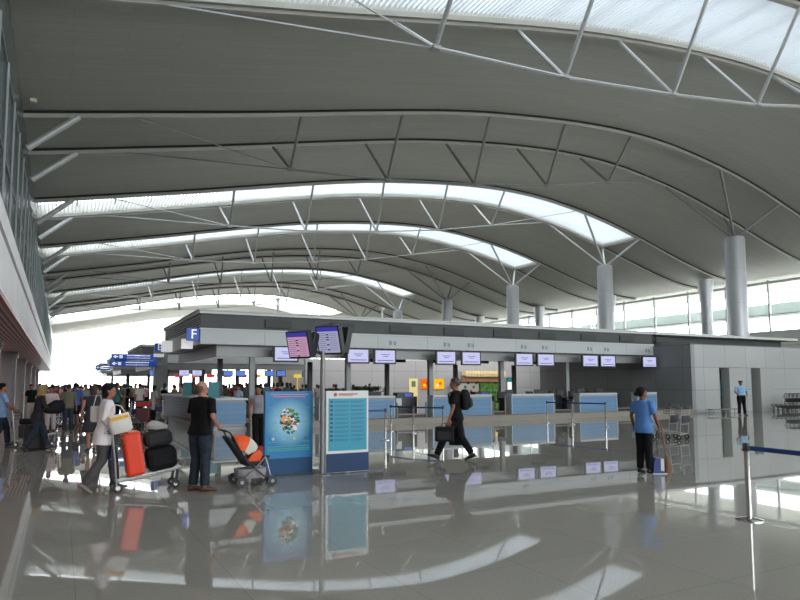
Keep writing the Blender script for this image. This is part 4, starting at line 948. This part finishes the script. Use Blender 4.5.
tag(ct.build('folded_coat', mat('coat_black', (22, 21, 24), .85), smooth=True, loc=(q.x, q.y, 0), rz=hd_), 'black coat hanging from the far arm of the walking man', 'coat')
# cleaner
p = atZ(645, 473); ch_ = R(-82)
t, J, ML = person('cleaner in light blue uniform shirt holding a broom, seen from behind', (p.x, p.y), ch_, 1.56, CBL, TRB, SKIND, HAIR, 'bun', 'short', 'trousers',
       dict(eL=(-.25, -.03, 1.14), wL=(-.26, .05, .93), eR=(.26, .02, 1.12), wR=(.24, .16, .90), hR=(0, .4, -.9), kL=(-.09, .01, .48), aL=(-.1, 0, .085), kR=(.09, .01, .48), aR=(.1, .02, .085), head=(-25, -6), curl=1.0), shoe=BLACK, untuck=.80, width=1.02)
TM = Matrix.Translation((p.x, p.y, 0)) @ Matrix.Rotation(ch_, 4, 'Z')
q = onp(.14, .42, 0)
br = empty('broom', (q.x, q.y, 0), 0, label='straw broom with wooden handle held by the cleaner', cat='broom')
MB().tube([(.04, 0, .28), (-.06, .02, .92)], .013, 8).build('handle', mat('broom_wood', (120, 82, 58), .6), br, smooth=True)
MB().sect([(.09, 0, .0, .085, .035), (.085, 0, .06, .075, .035), (.06, 0, .2, .045, .028), (.04, 0, .3, .02, .018)]).build('bristles', noisy('straw', (124, 92, 66), (92, 66, 48), 60, .9, stretch=(1, 1, .1)), br, smooth=True)
q2 = onp(.18, .13, 0)
dp = empty('dustpan', (q2.x, q2.y, 0), R(-30), label='long-handled blue and white dustpan standing beside the cleaner', cat='dustpan'); dp.scale = (.8, .8, .9)
MB().prism([(-.14, .01), (.16, .01), (.12, .05), (.1, .30), (-.08, .33), (-.12, .2)], -.09, .09, 'y').build('pan', mat('pan_blue', (40, 60, 120), .4), dp, bevel=.012)
MB().box(-.15, .17, -.11, .11, 0, .012).box(.04, .11, -.095, .095, .06, .3).build('tray', mat('pan_white', (200, 204, 208), .4), dp)
MB().tube([(0, 0, .32), (.01, .02, .86)], .011, 8).build('handle', DGREY, dp)
# guard
p = atZ(742, 415.5)
person('security guard in light blue shirt, dark cap and black trousers by the doorways', (p.x, p.y), R(150), 1.74, GBL, TRB, SKIN, mat('cap_navy', (24, 26, 34), .6), 'cap', 'short', 'trousers',
       dict(eL=(-.28, -.02, 1.14), wL=(-.24, .1, 1.02), eR=(.28, -.02, 1.14), wR=(.24, .12, 1.05), kL=(-.12, .01, .48), aL=(-.16, 0, .085), kR=(.12, .04, .48), aR=(.15, .06, .085)), untuck=.95, width=1.15)
# left side people
p = atZ(36, 451)
person('woman in tan headscarf and dark jacket striding past the gallery', (p.x, p.y), R(-82), 1.66, JKT, JEAN, SKIN, noisy('scarf_tan', (150, 124, 84), (134, 108, 72), 10, .85), 'scarf', 'long', 'trousers',
       dict(kL=(-.09, .16, .51), aL=(-.09, .24, .10), tL=14, kR=(.09, -.06, .5), aR=(.09, -.28, .12), tR=-24, pz=-.02, lean=8, eL=(-.22, .1, 1.15), wL=(-.1, .32, 1.12), eR=(.22, .12, 1.15), wR=(.1, .34, 1.1)), untuck=.76, width=1.15)
tag(MB().sect([(0, 0, 0, .16, .1), (0, 0, .06, .24, .15), (.04, 0, .22, .22, .14), (.1, 0, .34, .1, .08)]).build('duffel_bag', BAG, smooth=True, loc=(p.x+.36, p.y-.05, .92), rz=.1), 'black duffel bag held in front of the woman in tan headscarf', 'bag')
suitcase((p.x-.05, p.y+.45, 0), (0, 0, .1), (.5, .28, .62), mat('case_black', (22, 22, 24), .6), 'black upright suitcase behind the striding woman in headscarf', ribs=False)
p = atZ(2, 447)
person('traveller in light blue shirt cut by the left edge of the picture', (p.x-.05, p.y), R(-75), 1.68, noisy('shirt_sky', (128, 158, 196), (116, 146, 186), 6, .8), JEAN, SKIN, HAIR, 'short', 'short', 'trousers', dict(stride, eL=(-.23, .1, 1.14), wL=(-.2, .3, 1.0), eR=(.23, .1, 1.14), wR=(.2, .3, 1.0)), untuck=.8, width=1.1)
luggage_cart((p.x+.28, p.y-.1, 0), R(-85), 'luggage cart with dark bags at the left edge', None)
suitcase((p.x+.62, p.y-.1, .24), (0, 0, 0), (.5, .4, .34), mat('case_grey', (50, 48, 50), .6), 'dark grey suitcase lying on the left-edge luggage cart', ribs=False)
tag(MB().box(-.22, .22, -.15, .15, 0, .14).build('travel_bag', BAG, loc=(p.x+.60, p.y-.1, .60), bevel=.04), 'flat black bag on the grey suitcase at the left edge', 'bag')
p = atZ(91, 451)
person('woman in sleeveless charcoal dress with bare legs seen from behind', (p.x, p.y), R(8), 1.60, DRESS, DRESS, mat('skin_leg', (156, 108, 90), .5), mat('hair_brown', (44, 32, 26), .5), 'bob', 'cap', 'dress', dict(eL=(-.24, -.04, 1.13), wL=(-.26, .04, .92), aL=(-.08, -.04, .085), aR=(.08, .06, .085), kL=(-.08, .0, .48), kR=(.08, .03, .48)), untuck=.8, width=1.08)
p = atZ(16, 416)
person('person in dark top and pale trousers standing beneath the gallery', (-1.1, 33.5), R(200), 1.66, TBK, mat('pale_trousers', (170, 160, 158), .8), SKIN, HAIR, 'short', 'short', 'trousers', None, fine=False)
p = atZ(74, 428)
person('man in royal blue shirt and black shorts in front of the crowd', (p.x, p.y), R(5), 1.70, mat('royal_blue', (40, 74, 138), .8), TRB, SKIND, HAIR, 'short', 'short', 'shorts', None, fine=False, width=1.1)
p = atZ(50, 432)
person('woman in pale pink blouse walking beside a luggage cart', (p.x, p.y), R(175), 1.58, mat('pale_pink', (204, 182, 184), .8), mat('pale_skirt', (180, 174, 178), .8), SKIN, HAIR, 'long', 'short', 'trousers', None, fine=False)
p = atZ(152, 424)
person('woman in grey dress with dark shoulder bag by the slatted counter', (p.x, p.y), R(-60), 1.60, mat('grey_dress', (150, 148, 148), .8), TRB, SKIN, HAIR, 'bob', 'short', 'trousers', dict(lean=8, eL=(-.2, .15, 1.15), wL=(-.15, .35, 1.1)), fine=False, untuck=.62)
# loaded carts in the middle distance
p = atZ(137, 427)
luggage_cart((p.x, p.y, 0), R(160), 'luggage cart with a maroon suitcase behind the cart pusher', 'crowd carts')
suitcase((p.x+.17, p.y-.45, .24), (0, 0, R(160)), (.5, .34, .5), mat('maroon', (84, 44, 46), .6), 'maroon suitcase on the cart behind the white-shirted cart pusher', ribs=False)
tag(MB().box(-.28, .28, -.17, .17, 0, .2).build('travel_bag', mat('bag_red', (150, 40, 44), .6), loc=(p.x+.17, p.y-.43, .79), rz=R(160), bevel=.04), 'red bag lying on the maroon suitcase', 'bag')
p = atZ(66, 428)
luggage_cart((p.x, p.y, 0), R(10), 'empty luggage cart among the crowd near the royal blue shirt', 'crowd carts')
p = atZ(146, 424)
luggage_cart((p.x+.5, p.y+.6, 0), R(190), 'luggage cart beside the woman in grey dress', 'crowd carts')
p = atZ(100, 426)
luggage_cart((p.x, p.y, 0), R(30), 'luggage cart in the crowd left of the cart pusher', 'crowd carts')

# crowd: a few figures built once, then copied with other clothes
cw = [('tee_%s' % n, c) for n, c in (('navy', (34, 40, 66)), ('white', (204, 202, 198)), ('grey', (120, 122, 126)), ('black', (24, 24, 26)), ('red', (140, 42, 44)), ('sky', (130, 160, 190)), ('olive', (92, 92, 70)), ('pink', (196, 148, 152)), ('teal', (44, 100, 104)), ('tan', (164, 140, 110)))]
proto = []
for i, (st, bo, po) in enumerate((('short', 'trousers', None), ('long', 'trousers', dict(eL=(-.24, .1, 1.15), wL=(-.16, .3, 1.12), eR=(.24, .1, 1.15), wR=(.16, .3, 1.12))), ('bob', 'skirt', None),
                                 ('short', 'trousers', dict(kL=(-.09, .16, .50), aL=(-.09, .24, .085), kR=(.09, -.02, .50), aR=(.09, -.30, .12), tR=-30)), ('bun', 'shorts', dict(eR=(.3, .05, 1.2), wR=(.2, .2, 1.4))))):
    proto.append((st, bo, po))
rr = random.Random(21)
spots = []
LXS = [(.3, 24.8), (-.5, 31), (1.5, 27.5), (2.2, 30), (-.3, 36), (.6, 33.5), (1.6, 34), (2.6, 36), (3.4, 33), (3.1, 40), (-.8, 44), (.2, 42), (1.2, 44), (2.2, 43), (3.3, 46), (4.2, 43), (-.2, 50), (1, 52), (2.2, 51), (3.6, 53), (4.6, 50),
       (-.9, 58), (.2, 60), (1.4, 60), (2.8, 61), (4.2, 60), (5.6, 58), (0, 70), (1.5, 70), (3, 71), (4.6, 69), (6, 66), (1.0, 30.5), (1.45, 35.8), (.75, 36.8), (-.1, 34), (2.4, 41.2), (3.7, 43.5), (-.4, 41), (3.1, 37.8), (.5, 45.6), (1.8, 47), (3.3, 50.8), (-.9, 39), (.3, 39), (1.9, 38.5), (-.2, 28), (2.7, 33.5), (1.9, 31.5), (-.6, 47), (2.9, 48.5), (.9, 48), (3.9, 36.5), (4.1, 39.5), (5.1, 46), (5.8, 42.5), (-1, 66), (2.2, 80), (.4, 82), (4.2, 82)]
for x, y in LXS: spots.append((x, y, 0))
for r_ in range(5):
    for k in range(13): spots.append((6.3+k*.62+(r_ % 2)*.31+rr.uniform(-.12, .12), 38.8+r_*1.7+rr.uniform(-.2, .2), 1))
for k in range(9): spots.append((15.2+k*.62, [40.2, 42.2][k % 2], 1))
names = [n.replace('tee_', '') for n, c in cw]; NAMES = dict(navy='navy', white='white', grey='grey', black='black', red='red', sky='pale blue', olive='olive', pink='pink', teal='teal', tan='tan')
hmats = [mat('crowd_hair%d' % i, c, .5) for i, c in enumerate(((16, 14, 14), (28, 20, 16), (40, 30, 24)))]
built = {}
def bearing(x, y):
    v = Vector((x, y, 1.4))-CAMP; d = v.dot(f0); return 400+F*v.dot(rt)/d
qcount = {}
order = sorted(spots, key=lambda s: s[1])
bots = [('black', TRB), ('denim', JEAN), ('taupe', TRG), ('khaki', mat('khaki', (120, 108, 88), .85))]
hn = ['short hair', 'long hair', 'bobbed hair', 'striding', 'arm raised']
labels = set(); qn = 0
ordw = 'first second third fourth fifth sixth seventh eighth ninth tenth eleventh twelfth thirteenth fourteenth fifteenth sixteenth seventeenth eighteenth nineteenth twentieth twenty-first twenty-second twenty-third twenty-fourth twenty-fifth twenty-sixth twenty-seventh twenty-eighth twenty-ninth thirtieth'.split()
queue = sorted([s for s in spots if s[2]], key=lambda s: bearing(s[0], s[1]))
for x, y, zone in [s for s in order if not s[2]]+queue:
    px_ = bearing(x, y)
    while True:
        pi = rr.randrange(5) if zone == 0 else rr.choice([0, 1, 2]); cname, cc = rr.choice(cw); st, bo, po = proto[pi]; bn, bm_ = rr.choice(bots)
        nm = NAMES[cname.replace('tee_', '')]
        if zone == 0:
            l = 'traveller in %s top and %s %s, %s, in the distant crowd' % (nm, bn, bo, hn[pi])
            if l in labels: continue
            g = 'distant crowd at the far end of the hall'
        else:
            sec, nx = ('above the far end of the slatted counter', 'A') if px_ < 185 else ('left of the man in black', 'D') if px_ < 208 else ('between man in black and woman in grey', 'E') if px_ < 248 else ('above the turquoise poster', 'B') if px_ < 315 else ('right of the screen post', 'C')
            ct_ = qcount[nx] = (qcount.get(nx, -1)+1) if 'qcount' in globals() else 0
            l = 'queueing traveller in %s top %s, %s head' % (nm, sec, ordw[ct_]); g = 'queue behind the check-in island'
        break
    labels.add(l); rz = rr.choice([0, 0, 180, 90, -90, 20])+rr.uniform(-20, 20)
    if pi not in built:
        t, _, _ = person('x', (x, y), R(rz), 1.66, mat(cw[pi][0], cw[pi][1], .85), TRB, SKIN, hmats[0], st, 'short', bo, po, fine=False); built[pi] = t; o = t
    else: o = copy_tree(built[pi])
    o.location = (x, y, 0); o.rotation_euler.z = R(rz); s_ = rr.uniform(1.54, 1.74)/1.7; o.scale = (s_,)*3
    for ch in o.children:
        base = ch.name.split('.')[0]
        m_ = {'shirt': mat(cname, cc, .85), 'dress': mat(cname, cc, .85), 'hair': rr.choice(hmats), 'trousers': bm_, 'shorts': bm_, 'skirt': bm_}.get(base)
        if m_: ch.material_slots[0].link = 'OBJECT'; ch.material_slots[0].material = m_
    tag(o, l, 'person', g)
# two standing behind the slatted counter
p = atY(205, 395, 27.0)
person('clerk in pale blue shirt behind the counter beside the man in black', (6.6, 26.9), R(120), 1.62, mat('clerk_blue', (150, 164, 186), .8), TRB, SKIN, HAIR, 'short', 'short', 'trousers', None, fine=False)
